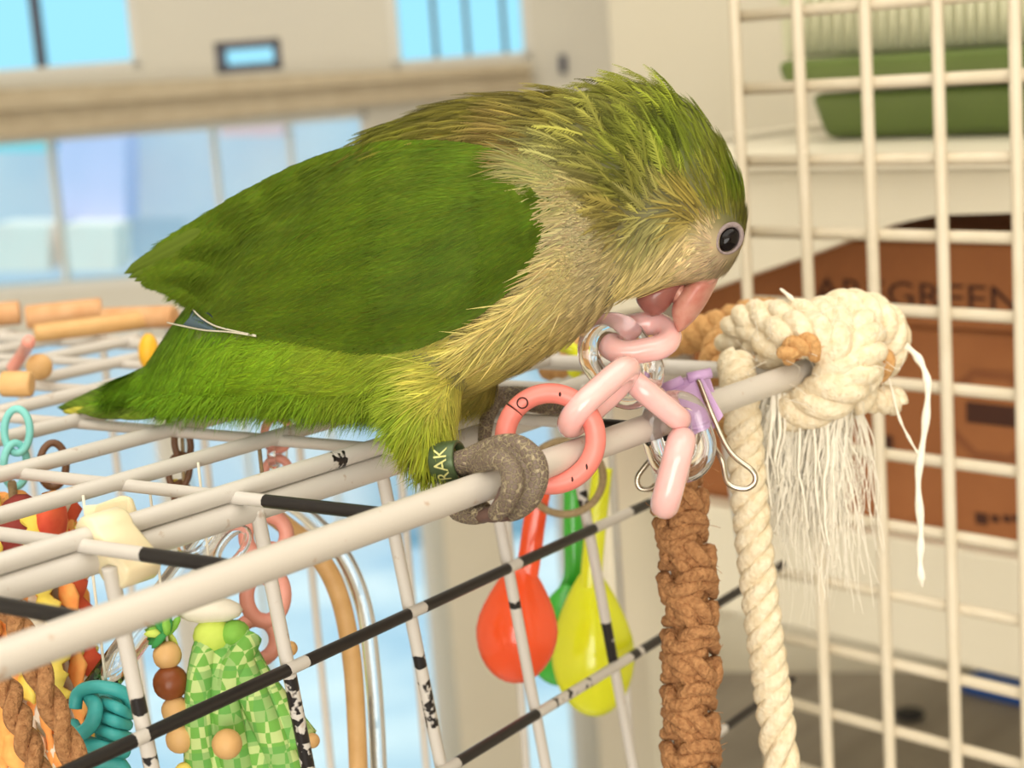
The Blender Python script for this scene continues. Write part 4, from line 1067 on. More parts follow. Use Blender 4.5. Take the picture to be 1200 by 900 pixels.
# colours of the plumage, given where they sit on the bird (pixel column, row)
CC = np.array([
 (820, 125, 118, 152, 50), (868, 225, 104, 140, 36), (872, 262, 112, 128, 52), (760, 105, 132, 160, 66), (720, 110, 128, 150, 70), (790, 180, 106, 140, 46), (740, 180, 116, 142, 58),
 (690, 160, 122, 140, 72), (650, 130, 118, 128, 62), (560, 122, 112, 124, 52), (450, 155, 112, 132, 48), (380, 185, 110, 138, 40), (600, 160, 128, 130, 72),
 (640, 190, 142, 140, 84), (665, 230, 160, 148, 98), (690, 270, 168, 154, 112), (700, 320, 176, 160, 116), (710, 355, 184, 166, 116), (660, 320, 182, 164, 108), (720, 250, 128, 136, 76),
 (740, 230, 110, 128, 60), (770, 260, 150, 144, 88), (770, 310, 206, 186, 124), (800, 290, 204, 182, 128), (820, 310, 196, 172, 132), (845, 305, 176, 154, 124), (745, 338, 204, 186, 118),
 (835, 235, 114, 132, 52), (815, 250, 140, 144, 76), (835, 285, 186, 166, 128), (860, 300, 168, 150, 112),
 (600, 380, 196, 178, 104), (560, 420, 198, 182, 96), (620, 330, 200, 182, 112), (640, 400, 186, 168, 102), (520, 440, 190, 184, 82), (470, 450, 172, 186, 66), (450, 490, 160, 186, 58),
 (490, 520, 168, 196, 62), (505, 550, 158, 192, 56), (400, 440, 166, 184, 60), (350, 470, 154, 186, 50), (300, 430, 150, 184, 46), (250, 450, 146, 186, 44), (200, 450, 136, 178, 42), (170, 450, 126, 168, 40),
 (215, 380, 124, 160, 40), (240, 340, 112, 148, 36), (300, 280, 104, 140, 34)], float)
WC = np.array([(600, 210, 104, 150, 44), (560, 200, 112, 164, 48), (480, 190, 118, 158, 50), (400, 190, 116, 146, 52), (620, 260, 80, 118, 30), (560, 280, 80, 122, 28), (480, 300, 82, 120, 28), (400, 280, 90, 128, 30),
 (300, 300, 100, 136, 34), (300, 240, 112, 146, 42), (220, 290, 110, 148, 40), (160, 315, 112, 146, 44), (200, 330, 124, 158, 40), (260, 370, 96, 128, 30), (350, 380, 88, 120, 28), (450, 390, 80, 112, 26), (540, 350, 80, 116, 28)], float)
WC[:, 2:] *= (.76, .70, .44); WC[:, 2:] = WC[:, 2:] * .2 + WC[:, 2:].mean(0) * .8
gk = (CC[:, 0] < 480) & (CC[:, 1] > 330); CC[gk, 2:] *= (.80, .84, .68)
gk = (CC[:, 1] < 330) & (CC[:, 3] > CC[:, 2]) & (CC[:, 0] >= 360); CC[gk, 2:] *= (.96, .82, .74)
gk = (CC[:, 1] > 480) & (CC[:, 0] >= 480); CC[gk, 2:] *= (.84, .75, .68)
def idw(tab, x, y, p=3.0):
    d = (x[:, None] - tab[None, :, 0]) ** 2 + (y[:, None] - tab[None, :, 1]) ** 2 + 60.0
    w_ = 1 / d ** (p / 2 + .5); w_ /= w_.sum(1, keepdims=True)
    return w_ @ tab[:, 2:]
FL = np.array([(870, 250, -.15, -1), (850, 165, -.5, -.85), (800, 110, -.85, -.5), (800, 190, -.45, -.9), (750, 105, -1, -.1), (740, 160, -.7, -.7), (700, 150, -.9, -.35), (760, 230, -.55, -.8), (720, 215, -.85, -.1),
 (640, 130, -1, .05), (560, 120, -1, .12), (450, 155, -.95, .3), (380, 190, -.9, .45), (650, 200, -.95, .2), (690, 260, -.95, .15), (700, 310, -1, .1), (690, 350, -.95, .35), (790, 290, -.6, .75), (770, 320, -.75, .6), (840, 310, -.8, .1),
 (835, 260, -.4, -.5), (750, 320, -.5, .85), (770, 270, -.5, .85), (630, 380, -.85, .45), (580, 420, -.8, .55), (600, 340, -.95, .2), (520, 440, -.8, .6), (460, 450, -.85, .5), (490, 500, -.2, 1), (500, 540, .05, 1), (440, 500, -.7, .7),
 (380, 450, -.9, .35), (300, 450, -.9, .4), (250, 450, -.85, .5), (200, 440, -.85, .5), (170, 440, -.9, .4), (215, 370, -.7, .7), (300, 290, -.9, .4)], float)
WF = np.array([(620, 240, -.7, .3), (560, 190, -.95, .15), (560, 300, -.9, .45), (450, 200, -.95, .3), (450, 330, -.95, .3), (300, 240, -.88, .48), (300, 340, -.95, .28), (200, 300, -.85, .5), (160, 320, -.85, .45)], float)
def put_cols(me_, rgb, domain='POINT'):
    a_ = me_.color_attributes.new('col', 'FLOAT_COLOR', domain)
    c4 = np.ones((len(rgb), 4), np.float32); c4[:, :3] = rgb
    a_.data.foreach_set('color', c4.ravel())
bx, by, bz = proj(BV)
under = idw(CC, bx, by) * .5 + np.array([100, 98, 90]) * .5      # grey down, the same mix all over the body
face = np.clip(1.6 - 1.3 * np.hypot((bx - 815) / 70, (by - 308) / 48), 0, 1)[:, None]
under = under * (1 - face) + idw(CC, bx, by) * face
body_me.vertices.foreach_set('co', (BV - org(bird)).astype(np.float32).ravel())
put_cols(body_me, lin(under))
body_me.polygons.foreach_set('use_smooth', [True] * len(body_me.polygons))
body_me.materials.clear(); link_mesh('body', body_me, bird, MT['under_plumage'])

def strips(P0, D, N, L, Wd, lift, curl, c0, c1, nseg=3):
    """array of tapered feather strips: root, direction, normal, length, width, lift, colours at root and tip"""
    n = len(P0); side = np.cross(N, D); side /= np.linalg.norm(side, axis=1, keepdims=True)
    V = []; Cc = []
    lift = np.asarray(lift) + np.zeros(n); curl = np.asarray(curl) + np.zeros(n)
    for j in range(nseg + 1):
        t = j / nseg
        c = P0 + D * (L * t)[:, None] + N * (L * (lift * t - curl * t * t))[:, None]
        wj = Wd * (1.0 if j == 0 else (1.15 if j < nseg else 0.12)) * (1 - .35 * t)
        V.append(c - side * wj[:, None] * .5); V.append(c + side * wj[:, None] * .5)
        cc = c0 * (1 - t) + c1 * t; Cc += [cc, cc]
    V = np.stack(V, 1).reshape(-1, 3); Cc = np.stack(Cc, 1).reshape(-1, 3)
    k = 2 * (nseg + 1); base = (np.arange(n) * k)[:, None]
    F = np.concatenate([base + np.array([[2 * j, 2 * j + 1, 2 * j + 3, 2 * j + 2]]) for j in range(nseg)], 0)
    return V, F, Cc
def barbs(P0, D, N, L, Wd, lift, nb, c0, c1, edge=1.0):
    """open feathers: a shaft with nb thin barbs on either side"""
    n = len(P0); side = np.cross(N, D); side /= np.linalg.norm(side, axis=1, keepdims=True)
    Vs, Fs, Cs = [], [], []; off = 0
    def shaft(t): return P0 + D * (L * t)[:, None] + N * (L * (lift * t - .55 * lift * t * t))[:, None]
    V, F, C_ = strips(P0, D, N, L, L * .05, lift, .55 * lift, c0, c1, 3)
    Vs.append(V); Fs.append(F); Cs.append(C_); off += len(V)
    for i in range(nb):
        t = .12 + .86 * i / (nb - 1)
        for sg_ in (-1, 1):
            b0 = shaft(t); lb = Wd * (math.sin(math.pi * min(.98, .25 + .72 * t)) ** .7) * (1 + rng.normal(0, .12, n))
            an = .75 - .35 * t + rng.normal(0, .10, n)
            tip = b0 + D * (lb * np.cos(an))[:, None] + side * (sg_ * lb * np.sin(an))[:, None] - N * (lb * .18)[:, None]
            wb_ = (L * .055)[:, None]
            b1 = b0 + D * wb_
            V = np.stack([b0, b1, tip], 1).reshape(-1, 3)
            F = np.arange(n * 3).reshape(-1, 3)
            ct = c0 * (1 - t) + c1 * t; tipc = np.minimum(ct * edge, 1)
            C_ = np.stack([ct, ct, tipc], 1).reshape(-1, 3)
            Vs.append(V); Fs.append(F + off); Cs.append(C_); off += len(V)
    return Vs, Fs, Cs
class Plume:
    def __init__(s): s.V = []; s.F4 = []; s.F3 = []; s.C = []; s.n = 0
    def add(s, V, F, C_):
        s.V.append(V); s.C.append(C_)
        (s.F4 if F.shape[1] == 4 else s.F3).append(F + s.n); s.n += len(V)
    def addlist(s, Vs, Fs, Cs):
        n0 = s.n
        for V, F, C_ in zip(Vs, Fs, Cs):
            s.V.append(V); s.C.append(C_); (s.F4 if F.shape[1] == 4 else s.F3).append(F + n0); s.n += len(V)
    def build(s, name, parent, label=None):
        V = np.concatenate(s.V) - org(parent); C_ = np.concatenate(s.C)
        me_ = bpy.data.meshes.new(name)
        f4 = np.concatenate(s.F4) if s.F4 else np.zeros((0, 4), int); f3 = np.concatenate(s.F3) if s.F3 else np.zeros((0, 3), int)
        loops = np.concatenate([f4.ravel(), f3.ravel()]); tot = np.concatenate([np.full(len(f4), 4), np.full(len(f3), 3)])
        st_ = np.concatenate([[0], np.cumsum(tot)[:-1]])
        me_.vertices.add(len(V)); me_.vertices.foreach_set('co', V.astype(np.float32).ravel())
        me_.loops.add(len(loops)); me_.loops.foreach_set('vertex_index', loops.astype(np.int32))
        me_.polygons.add(len(tot)); me_.polygons.foreach_set('loop_start', st_.astype(np.int32)); me_.polygons.foreach_set('loop_total', tot.astype(np.int32))
        me_.update(); me_.validate()
        put_cols(me_, C_)
        me_.polygons.foreach_set('use_smooth', [True] * len(me_.polygons))
        o_ = link_mesh(name, me_, parent, MT['plumage']); o_['kind'] = 'stuff'
        if label: o_['label'] = label
        return o_
# sample points over the body
A_ = BV[BT[:, 0]]; B_ = BV[BT[:, 1]]; C_ = BV[BT[:, 2]]
FNm = np.cross(B_ - A_, C_ - A_); ar = np.linalg.norm(FNm, axis=1); FNm = FNm / np.maximum(ar, 1e-15)[:, None]
if np.mean(np.sum(FNm * ((A_ + B_ + C_) / 3 - BV.mean(0)), axis=1)) < 0: FNm = -FNm
VNm = np.zeros_like(BV)
for k_ in range(3): np.add.at(VNm, BT[:, k_], FNm * ar[:, None])
VNm /= np.maximum(np.linalg.norm(VNm, axis=1, keepdims=True), 1e-15)
def sample(n):
    i = rng.choice(len(BT), n, p=ar / ar.sum()); u = rng.random(n); v = rng.random(n); s_ = u + v > 1; u[s_] = 1 - u[s_]; v[s_] = 1 - v[s_]
    P = A_[i] + (B_[i] - A_[i]) * u[:, None] + (C_[i] - A_[i]) * v[:, None]
    N = VNm[BT[i, 0]] * (1 - u - v)[:, None] + VNm[BT[i, 1]] * u[:, None] + VNm[BT[i, 2]] * v[:, None]
    N /= np.linalg.norm(N, axis=1, keepdims=True)
    return P, N
def flow(tab, P, N, jit):
    x, y, z = proj(P); d = idw(tab, x, y, 3.0)
    a_ = rng.normal(0, jit, len(P)); ca, sa = np.cos(a_), np.sin(a_)
    d = np.stack([d[:, 0] * ca - d[:, 1] * sa, d[:, 0] * sa + d[:, 1] * ca], 1)
    D = d[:, :1] * RV + d[:, 1:] * DV + (-(d[:, :1]) * .22) * FV
    D = D - N * np.sum(D * N, 1, keepdims=True); D /= np.maximum(np.linalg.norm(D, axis=1, keepdims=True), 1e-9)
    return D, x, y
def shade(rgb, amt, n):
    return lin(np.clip(rgb * (1 + rng.normal(0, amt, n))[:, None] + rng.normal(0, 3, (n, 3)), 8, 255))
pl = Plume()
INwing = lambda x, y: (x < 640) & (x > 225) & (y > 175 + np.maximum(0, (400 - x)) * .45) & (y < 400)
# 1 fine short hair-like barbs everywhere
P, N = sample(110000); D, x, y = flow(FL, P, N, .14)
keep = ~(INwing(x, y) & (rng.random(len(x)) < .8))
keep &= ~((np.hypot((x - 853) / 17, (y - 281) / 20) < 1))
NECK = lambda x, y: (x > 600) & (x < 845) & (y < 262 - np.maximum(0, x - 760) * .25)
BRST = lambda x, y: (x > 640) & (x < 756) & (y >= 215) & (y < 400)
keep &= ~(NECK(x, y) & (rng.random(len(x)) < .72)) & ~(BRST(x, y) & (rng.random(len(x)) < .25))
keep &= ~((x > 740) & (y > 345))
P, N, D, x, y = P[keep], N[keep], D[keep], x[keep], y[keep]
head = np.clip((x - 730) / 60, 0, 1) * np.clip((360 - y) / 20, 0, 1)
facek = np.clip(1.25 - np.hypot((x - 815) / 55, (y - 305) / 45), 0, 1)
Lh = (.0066 - .0022 * head) * (1 - .5 * facek) * rng.uniform(.7, 1.3, len(x))
belly = np.clip((y - 410) / 60, 0, 1) * (x < 620)
Lh = Lh * (1 + .35 * belly)
c = idw(CC, x, y); n_ = len(x)
c1 = shade(c, .10, n_); c0 = c1
V, F, Cc = strips(P - N * (.0002 * (1 - facek))[:, None], D, N, Lh, np.full(n_, .00030) * rng.uniform(.7, 1.5, n_), .13 + .10 * belly - .03 * facek, .06 + .10 * belly - .03 * facek, c0, c1, 3)
pl.add(V, F, Cc)
# 2 open, ruffled contour feathers on neck, mantle and breast
def ruffle(n, box_, jit, L0, W0_, lift, nb, mul=1.0, vn=.12, root=1.0):
    P, N = sample(n); D, x, y = flow(FL, P, N, jit)
    k = box_(x, y); P, N, D, x, y = P[k], N[k], D[k], x[k], y[k]; n_ = len(x)
    c = idw(CC, x, y) * mul; cv = (1 + rng.normal(0, vn, n_))[:, None]
    c0 = lin(np.clip(c * cv * root, 5, 255)); c1 = lin(np.clip(c * cv, 5, 255))      # root < 1 only where the feather itself has a grey centre and pale edge
    L = L0 * rng.uniform(.75, 1.25, n_)
    pl.addlist(*barbs(P + N * .0004, D, N, L, W0_ * rng.uniform(.8, 1.2, n_), lift, nb, c0, c1, 1.18 if root < 1 else 1.0))
ruffle(9000, lambda x, y: (x > 640) & (y < 265) & (x < 800) & ~((x > 760) & (y > 235)) & (y > 125), .20, .0072, .0019, .34, 13, 1.0, .18)
ruffle(9000, lambda x, y: (x > 640) & (y < 245) & (x < 872) & ~((x < 800) & (y > 125)), .14, .0052, .0013, .16, 11, 1.0, .12)
ruffle(1500, lambda x, y: (x > 650) & (y < 265) & (x < 800) & ~((x > 760) & (y > 225)), .30, .0100, .0030, .55, 16, 1.08, .16)
ruffle(4600, lambda x, y: (x > 430) & (x <= 690) & (y < 245) & ~INwing(x, y), .20, .0095, .0024, .22, 13, 1.0, .14)
ruffle(26000, lambda x, y: BRST(x, y) & (((x + .30 * y + 3 * np.sin(y * .05)) % 13.0) < 4.6), .10, .0040, .0013, .46, 9, 1.2, .08, .74)
ruffle(6000, lambda x, y: (x > 560) & (x < 690) & (y > 300) & (y < 470), .12, .0065, .0014, .14, 9, 1.03, .06)
# ear strands: long stiff pale feathers over the jaw
P, N = sample(26000); x, y, z = proj(P); k = (np.abs((x - 775) + (y - 285) * .45) < 26) & (y > 225) & (y < 335)
P, N = P[k], N[k]; D, x, y = flow(FL, P, N, .08); n_ = len(x)
c = idw(CC, x, y) * rng.uniform(.75, 1.15, n_)[:, None]
V, F, Cc = strips(P + N * .0006, D, N, rng.uniform(.006, .011, n_), np.full(n_, .0005), .12, .06, lin(np.clip(c, 5, 255)), lin(np.clip(c, 5, 255)), 3); pl.add(V, F, Cc)
# 3 long wisps of the belly, thigh and vent
P, N = sample(46000); x, y, z = proj(P); k = (y > 395) & (x < 600) & (x > 165)
P, N = P[k], N[k]; D, x, y = flow(FL, P, N, .22); n_ = len(x); c = idw(CC, x, y)
V, F, Cc = strips(P, D, N, rng.uniform(.006, .0135, n_) * np.where(y > 500, .6, 1.0), np.full(n_, .00020), np.where(y > 462, .30, .14), np.where(y > 462, .12, .15), *[shade(c, .07, n_)] * 2, 4); pl.add(V, F, Cc)
# fluff that hangs below the belly and vent
P, N = sample(60000); x, y, z = proj(P); k = (y > 458) & (x < 485) & (x > 165)
P, N = P[k], N[k]; n_ = len(P); a_ = rng.normal(0, .30, n_); dx_, dy_ = -.62 * np.cos(a_) - .78 * np.sin(a_), -.62 * np.sin(a_) + .78 * np.cos(a_)
D = dx_[:, None] * RV + dy_[:, None] * DV + .1 * FV; D /= np.linalg.norm(D, axis=1, keepdims=True)
Nf = N - D * np.sum(N * D, 1, keepdims=True); Nf /= np.maximum(np.linalg.norm(Nf, axis=1, keepdims=True), 1e-6)
c = idw(CC, x[k], y[k])
V, F, Cc = strips(P, D, Nf, rng.uniform(.003, .0078, n_), np.full(n_, .00018), .10, .06, *[shade(c, .06, n_)] * 2, 3); pl.add(V, F, Cc)
pl.build('plumage', bird, 'green, grey and yellow feathers')

# wings ---------------------------------------------------------------
UE = np.array([(640, 222), (610, 188), (560, 170), (500, 164), (430, 168), (370, 184), (300, 216), (238, 252), (190, 284), (166, 306)], float)
LE = np.array([(648, 262), (634, 302), (600, 338), (550, 378), (490, 408), (420, 412), (340, 398), (270, 388), (224, 356), (174, 334)], float)
def resamp(E, n):
    s_ = np.concatenate([[0], np.cumsum(np.hypot(*np.diff(E, axis=0).T))]); t = np.linspace(0, s_[-1], n)
    return np.stack([np.interp(t, s_, E[:, 0]), np.interp(t, s_, E[:, 1])], 1)
def smooth2(E): return spline(np.c_[E, np.zeros(len(E))], 8)[:, :2]
NU, NV_ = 64, 26
ue = resamp(smooth2(UE), NU); le = resamp(smooth2(LE), NU)
sx_ = np.array([(s_[0] + s_[2]) / 2 for s_ in ST[1:11]]); syc = np.array([(s_[1] + s_[3]) / 2 for s_ in ST[1:11]]); shh = np.array([(s_[3] - s_[1]) / 2 for s_ in ST[1:11]]); sd = np.array([s_[4] for s_ in ST[1:11]])
HX = np.arange(130, 721, 6.0); HY = np.arange(90, 521, 6.0)
HG = np.full((len(HX), len(HY)), np.nan)
for i_, xx in enumerate(HX):
    for j_, yy in enumerate(HY):
        d_ = ray(xx, yy); h_, n_, f_, s_ = bvh.ray_cast(Vector(CP), Vector(d_ / np.linalg.norm(d_)))
        if h_ is not None: HG[i_, j_] = ZM(xx) - proj(np.array(h_))[2]
for _ in range(14):                        # let the depth run on a little past the outline
    pd = np.pad(HG, 1, constant_values=np.nan); st4 = np.stack([pd[:-2, 1:-1], pd[2:, 1:-1], pd[1:-1, :-2], pd[1:-1, 2:]])
    with np.errstate(all='ignore'):
        import warnings; warnings.simplefilter('ignore'); mn = np.nanmean(st4, 0)
    HG = np.where(np.isnan(HG), mn * .93, HG)
HG = np.nan_to_num(HG, nan=.004)
def halfd(x, y):
    u_ = np.clip((np.asarray(x, float) - HX[0]) / 6, 0, len(HX) - 1.001); v_ = np.clip((np.asarray(y, float) - HY[0]) / 6, 0, len(HY) - 1.001)
    i_ = u_.astype(int); j_ = v_.astype(int); a_ = u_ - i_; b_ = v_ - j_
    h = (HG[i_, j_] * (1 - a_) + HG[i_ + 1, j_] * a_) * (1 - b_) + (HG[i_, j_ + 1] * (1 - a_) + HG[i_ + 1, j_ + 1] * a_) * b_
    tk = np.clip((235 - np.asarray(x, float)) / 90, 0, 1)
    return np.maximum(h, .002) * (1 - tk) + .009 * tk
def halfd_old(x, y):
    yc = np.interp(x, sx_, syc); hh = np.interp(x, sx_, shh); d = np.interp(x, sx_, sd)
    h = d * np.sqrt(np.clip(1 - ((y - yc) / hh) ** 2, .04, 1))
    tipk = np.clip((330 - x) / 170, 0, 1)
    return (h * (1 - tipk) + 9 * tipk) / 1000
def wing(sign, name):
    G = np.zeros((NU, NV_, 2)); 
    for j in range(NV_):
        t = j / (NV_ - 1); G[:, j] = ue * (1 - t) + le * t
    h = halfd(G[..., 0], G[..., 1])
    for _ in range(6):
        hp2 = np.pad(h, 1, mode='edge'); h = (hp2[1:-1, 1:-1] * 2 + hp2[:-2, 1:-1] + hp2[2:, 1:-1] + hp2[1:-1, :-2] + hp2[1:-1, 2:]) / 6
    tt = np.linspace(0, 1, NV_)[None, :]; ss = np.linspace(0, 1, NU)[:, None]
    h = h + .0026 + .0026 * np.sin(math.pi * np.clip(tt, .05, .95)) * np.sin(math.pi * np.clip(ss, .06, .9)) 
    O = np.zeros((NU, NV_, 3)); I_ = np.zeros_like(O)
    for i in range(NU):
        for j in range(NV_):
            x_, y_ = G[i, j]; z_ = ZM(x_)
            O[i, j] = U(x_, y_, z_ + sign * h[i, j]); I_[i, j] = U(x_, y_, z_ + sign * (h[i, j] - .0022))
    V = np.concatenate([O.reshape(-1, 3), I_.reshape(-1, 3)]); F = []
    id_ = lambda i, j, k: k * NU * NV_ + i * NV_ + j
    for i in range(NU - 1):
        for j in range(NV_ - 1):
            F.append((id_(i, j, 0), id_(i + 1, j, 0), id_(i + 1, j + 1, 0), id_(i, j + 1, 0))); F.append((id_(i, j, 1), id_(i, j + 1, 1), id_(i + 1, j + 1, 1), id_(i + 1, j, 1)))
    for i in range(NU - 1):
        for j in (0, NV_ - 1): F.append((id_(i, j, 0), id_(i + 1, j, 0), id_(i + 1, j, 1), id_(i, j, 1)))
    for j in range(NV_ - 1):
        for i in (0, NU - 1): F.append((id_(i, j, 0), id_(i, j + 1, 0), id_(i, j + 1, 1), id_(i, j, 1)))
    mb = MB(); mb.add(V, F); me_ = mb.mesh('wing', org(bird))
    x_, y_, _ = proj(V); put_cols(me_, lin(idw(WC, x_, y_)))
    wo = link_mesh('wing', me_, bird, MT['under_plumage'])
    # feather barbs over the shell
    pw = Plume(); n_ = 52000
    u = rng.random(n_) * (NU - 1.001); v = rng.random(n_) * (NV_ - 1.001); i0 = u.astype(int); j0 = v.astype(int); fu = (u - i0)[:, None]; fv = (v - j0)[:, None]
    P = (O[i0, j0] * (1 - fu) + O[i0 + 1, j0] * fu) * (1 - fv) + (O[i0, j0 + 1] * (1 - fu) + O[i0 + 1, j0 + 1] * fu) * fv
    N = np.cross(O[i0 + 1, j0] - O[i0, j0], O[i0, j0 + 1] - O[i0, j0]); N /= np.linalg.norm(N, axis=1, keepdims=True)
    N *= np.sign(np.sum(N * (FV * sign), 1, keepdims=True))
    D, x_, y_ = flow(WF, P, N, .10)
    c = idw(WC, x_, y_); n1 = np.sin(x_ * .045 + y_ * .11) * np.sin(x_ * .021 - y_ * .06 + 1.0)
    c = c * (1 + .07 * n1)[:, None]
    Lw = rng.uniform(.0025, .0062, n_); s01 = u / (NU - 1); Lw = Lw * np.where(s01 > .93, .5, 1) * np.where((v > NV_ * .88), .5, 1)
    c1 = shade(c, .06, n_); c0 = c1
    V, F, Cc = strips(P + N * .0003, D, N, Lw, np.full(n_, .00026) * rng.uniform(.7, 1.5, n_), .07, .03, c0, c1, 2); pw.add(V, F, Cc)
    pw.build('covert_feathers', wo, 'smooth green wing coverts')
    # flight feathers: layered blades that make the wing tip and the lower edge
    def blade(root, tip, wpx, dz, c_, nm='flight_feather', edge=None):
        a_ = np.array(root, float); b_ = np.array(tip, float); d = b_ - a_; ln = np.hypot(*d); nn_ = np.array([-d[1], d[0]]) / ln
        Vt = []; Vb = []; kx = 14; kw = 4
        for i in range(kx):
            t = i / (kx - 1); wv = wpx * min(1, (t + .25) * 2) * (1 - t ** 5) ** .6
            for j in range(-kw, kw + 1):
                q = a_ + d * t + nn_ * wv * j / kw * .5
                hh = halfd(q[:1], q[1:])[0] + .0042 + dz - .0008 * (j / kw) ** 2 - .0045 * max(0, 1 - t * 2.5)
                Vt.append(U(q[0], q[1], ZM(q[0]) + sign * hh)); Vb.append(U(q[0], q[1], ZM(q[0]) + sign * (hh - .0004)))
        nw = 2 * kw + 1; F_ = []; o1 = len(Vt)
        for i in range(kx - 1):
            for j in range(nw - 1):
                F_.append((i * nw + j, (i + 1) * nw + j, (i + 1) * nw + j + 1, i * nw + j + 1)); F_.append((o1 + i * nw + j, o1 + i * nw + j + 1, o1 + (i + 1) * nw + j + 1, o1 + (i + 1) * nw + j))
        mb_ = MB(); mb_.add(Vt + Vb, F_); me2 = mb_.mesh(nm, org(bird))
        cc_ = np.tile(np.array(c_, float), (len(Vt) * 2, 1))
        jj = np.tile(np.arange(nw), kx * 2)
        cc_ *= (1 + .06 * np.sin(jj * 2.3 + ln))[:, None]
        if edge is not None: cc_[(jj == edge)] = (200, 195, 170)
        put_cols(me2, lin(np.clip(cc_, 0, 255)))
        return link_mesh(nm, me2, wo, MT['under_plumage'])
    for i in range(8):
        t = i / 7
        blade((300 - 10 * t, 240 + 80 * t), (145 + 58 * t ** 1.25, 321 + 24 * t ** .8), 24, -.0016 + .0002 * (7 - i), (84 + 10 * t, 100 + 16 * t, 30))
    for i in range(60):                      # pale fringe under the wing tip
        pass
    def tri(pts, c_, dz, nm):
        Q_ = [U(x_, y_, ZM(x_) + sign * (halfd(np.array([x_]), np.array([y_]))[0] + dz)) for x_, y_ in pts]
        mb_ = MB(); mb_.prism(Q_, FV * .0004 * -sign); me2 = mb_.mesh(nm, org(bird)); put_cols(me2, lin(np.tile(np.array(c_, float), (len(Q_) * 2, 1))))
        return link_mesh(nm, me2, wo, MT['under_plumage'])
    tri([(213, 347), (224, 352), (246, 368), (268, 386), (258, 386), (240, 377), (226, 362)], (44, 50, 58), .0030, 'flight_feather')
    tri([(226, 362), (240, 377), (258, 386), (268, 388), (240, 386), (214, 381), (222, 372)], (92, 112, 122), .0026, 'flight_feather')
    for pts in (((213, 346), (221, 356), (232, 369), (246, 379), (262, 385), (300, 393)), ((196, 378), (214, 382), (240, 387), (268, 389), (300, 394))):
        t_ = MB(); t_.tube(spline([U(x_, y_, ZM(x_) + sign * (halfd(np.array([x_]), np.array([y_]))[0] + .0034)) for x_, y_ in pts], 6), .00022, 6); t_.build('feather_shaft', MT['quill'], wo)
    return O
Onear = wing(-1, 'wing'); Ofar = wing(1, 'wing')
# tufts of breast plumage that overlap the front edge of the wing
tf = Plume(); n_ = 4200
t = rng.random(n_); ex = np.interp(t, [0, .18, .3, .45, .62, .8, 1], [598, 640, 664, 656, 628, 592, 540]); ey_ = np.interp(t, [0, .18, .3, .45, .62, .8, 1], [180, 212, 258, 300, 345, 380, 412])
ex = ex + np.abs(rng.normal(0, 20, n_)) + rng.normal(2, 6, n_); ey_ = ey_ + rng.normal(2, 6, n_)
hd = halfd(ex, ey_) + np.clip(.0042 - (ex - np.interp(ey_, [180, 212, 258, 300, 345, 380, 412], [598, 640, 664, 656, 628, 592, 540])) * .00010, .0004, .0042)
P = np.array([U(a_, b_, ZM(a_) - h_) for a_, b_, h_ in zip(ex, ey_, hd)])
dd = np.stack([-1 + 0 * t, .12 + .38 * t], 1); an = rng.normal(0, .22, n_); dd = np.stack([dd[:, 0] * np.cos(an) - dd[:, 1] * np.sin(an), dd[:, 0] * np.sin(an) + dd[:, 1] * np.cos(an)], 1)
D = dd[:, :1] * RV + dd[:, 1:] * DV - .12 * FV; D /= np.linalg.norm(D, axis=1, keepdims=True)
N = np.tile(-FV, (n_, 1)); N = N - D * np.sum(N * D, 1, keepdims=True); N /= np.linalg.norm(N, axis=1, keepdims=True)
c = idw(CC, ex + 8, ey_) * rng.uniform(.88, 1.04, n_)[:, None]
V, F, Cc = strips(P, D, N, rng.uniform(.005, .0115, n_), np.full(n_, .00030), .08, .06, *[shade(c, .08, n_)] * 2, 3); tf.add(V, F, Cc)
tf.build('breast_tuft', bird, 'pale yellow breast tufts over the wing edge')

# tail: long narrow feathers pointing away
def tblade(L, wmm, c_, tilt=1.0):
    P = spline(pxs(L), 10); T_ = np.gradient(P, axis=0); T_ /= np.linalg.norm(T_, axis=1, keepdims=True)
    sd_ = nrm(nrm(np.cross(T_[0], UPV)) * .75 + UPV * .66 * tilt); sd_ = nrm(sd_ - T_[0] * np.dot(sd_, T_[0])); Vv = []; kx = len(P)
    for i, p in enumerate(P):
        t = i / (kx - 1); wv = wmm / 1000 * .8 * (.55 + .45 * min(1, t * 3)) * (1 - t ** 2.4) ** .9 + .0002
        up_ = np.cross(sd_, T_[i]); up_ = up_ if up_[2] > 0 else -up_
        for j in (-1, -.5, 0, .5, 1): Vv.append(p + sd_ * wv * j + up_ * (.0008 * (1 - j * j) + .0004))
        for j in (1, .5, 0, -.5, -1): Vv.append(p + sd_ * wv * j + up_ * .0008 * (1 - j * j))
    mb_ = MB(); mb_.loft([Vv[i * 10:(i + 1) * 10] for i in range(kx)]); me2 = mb_.mesh('tail_feather', org(bird))
    cc_ = np.tile(np.array(c_, float), (len(Vv), 1)) * (1 + .08 * np.sin(np.arange(len(Vv)) * 1.7))[:, None]
    put_cols(me2, lin(np.clip(cc_, 0, 255))); link_mesh('tail_feather', me2, bird, MT['under_plumage'])
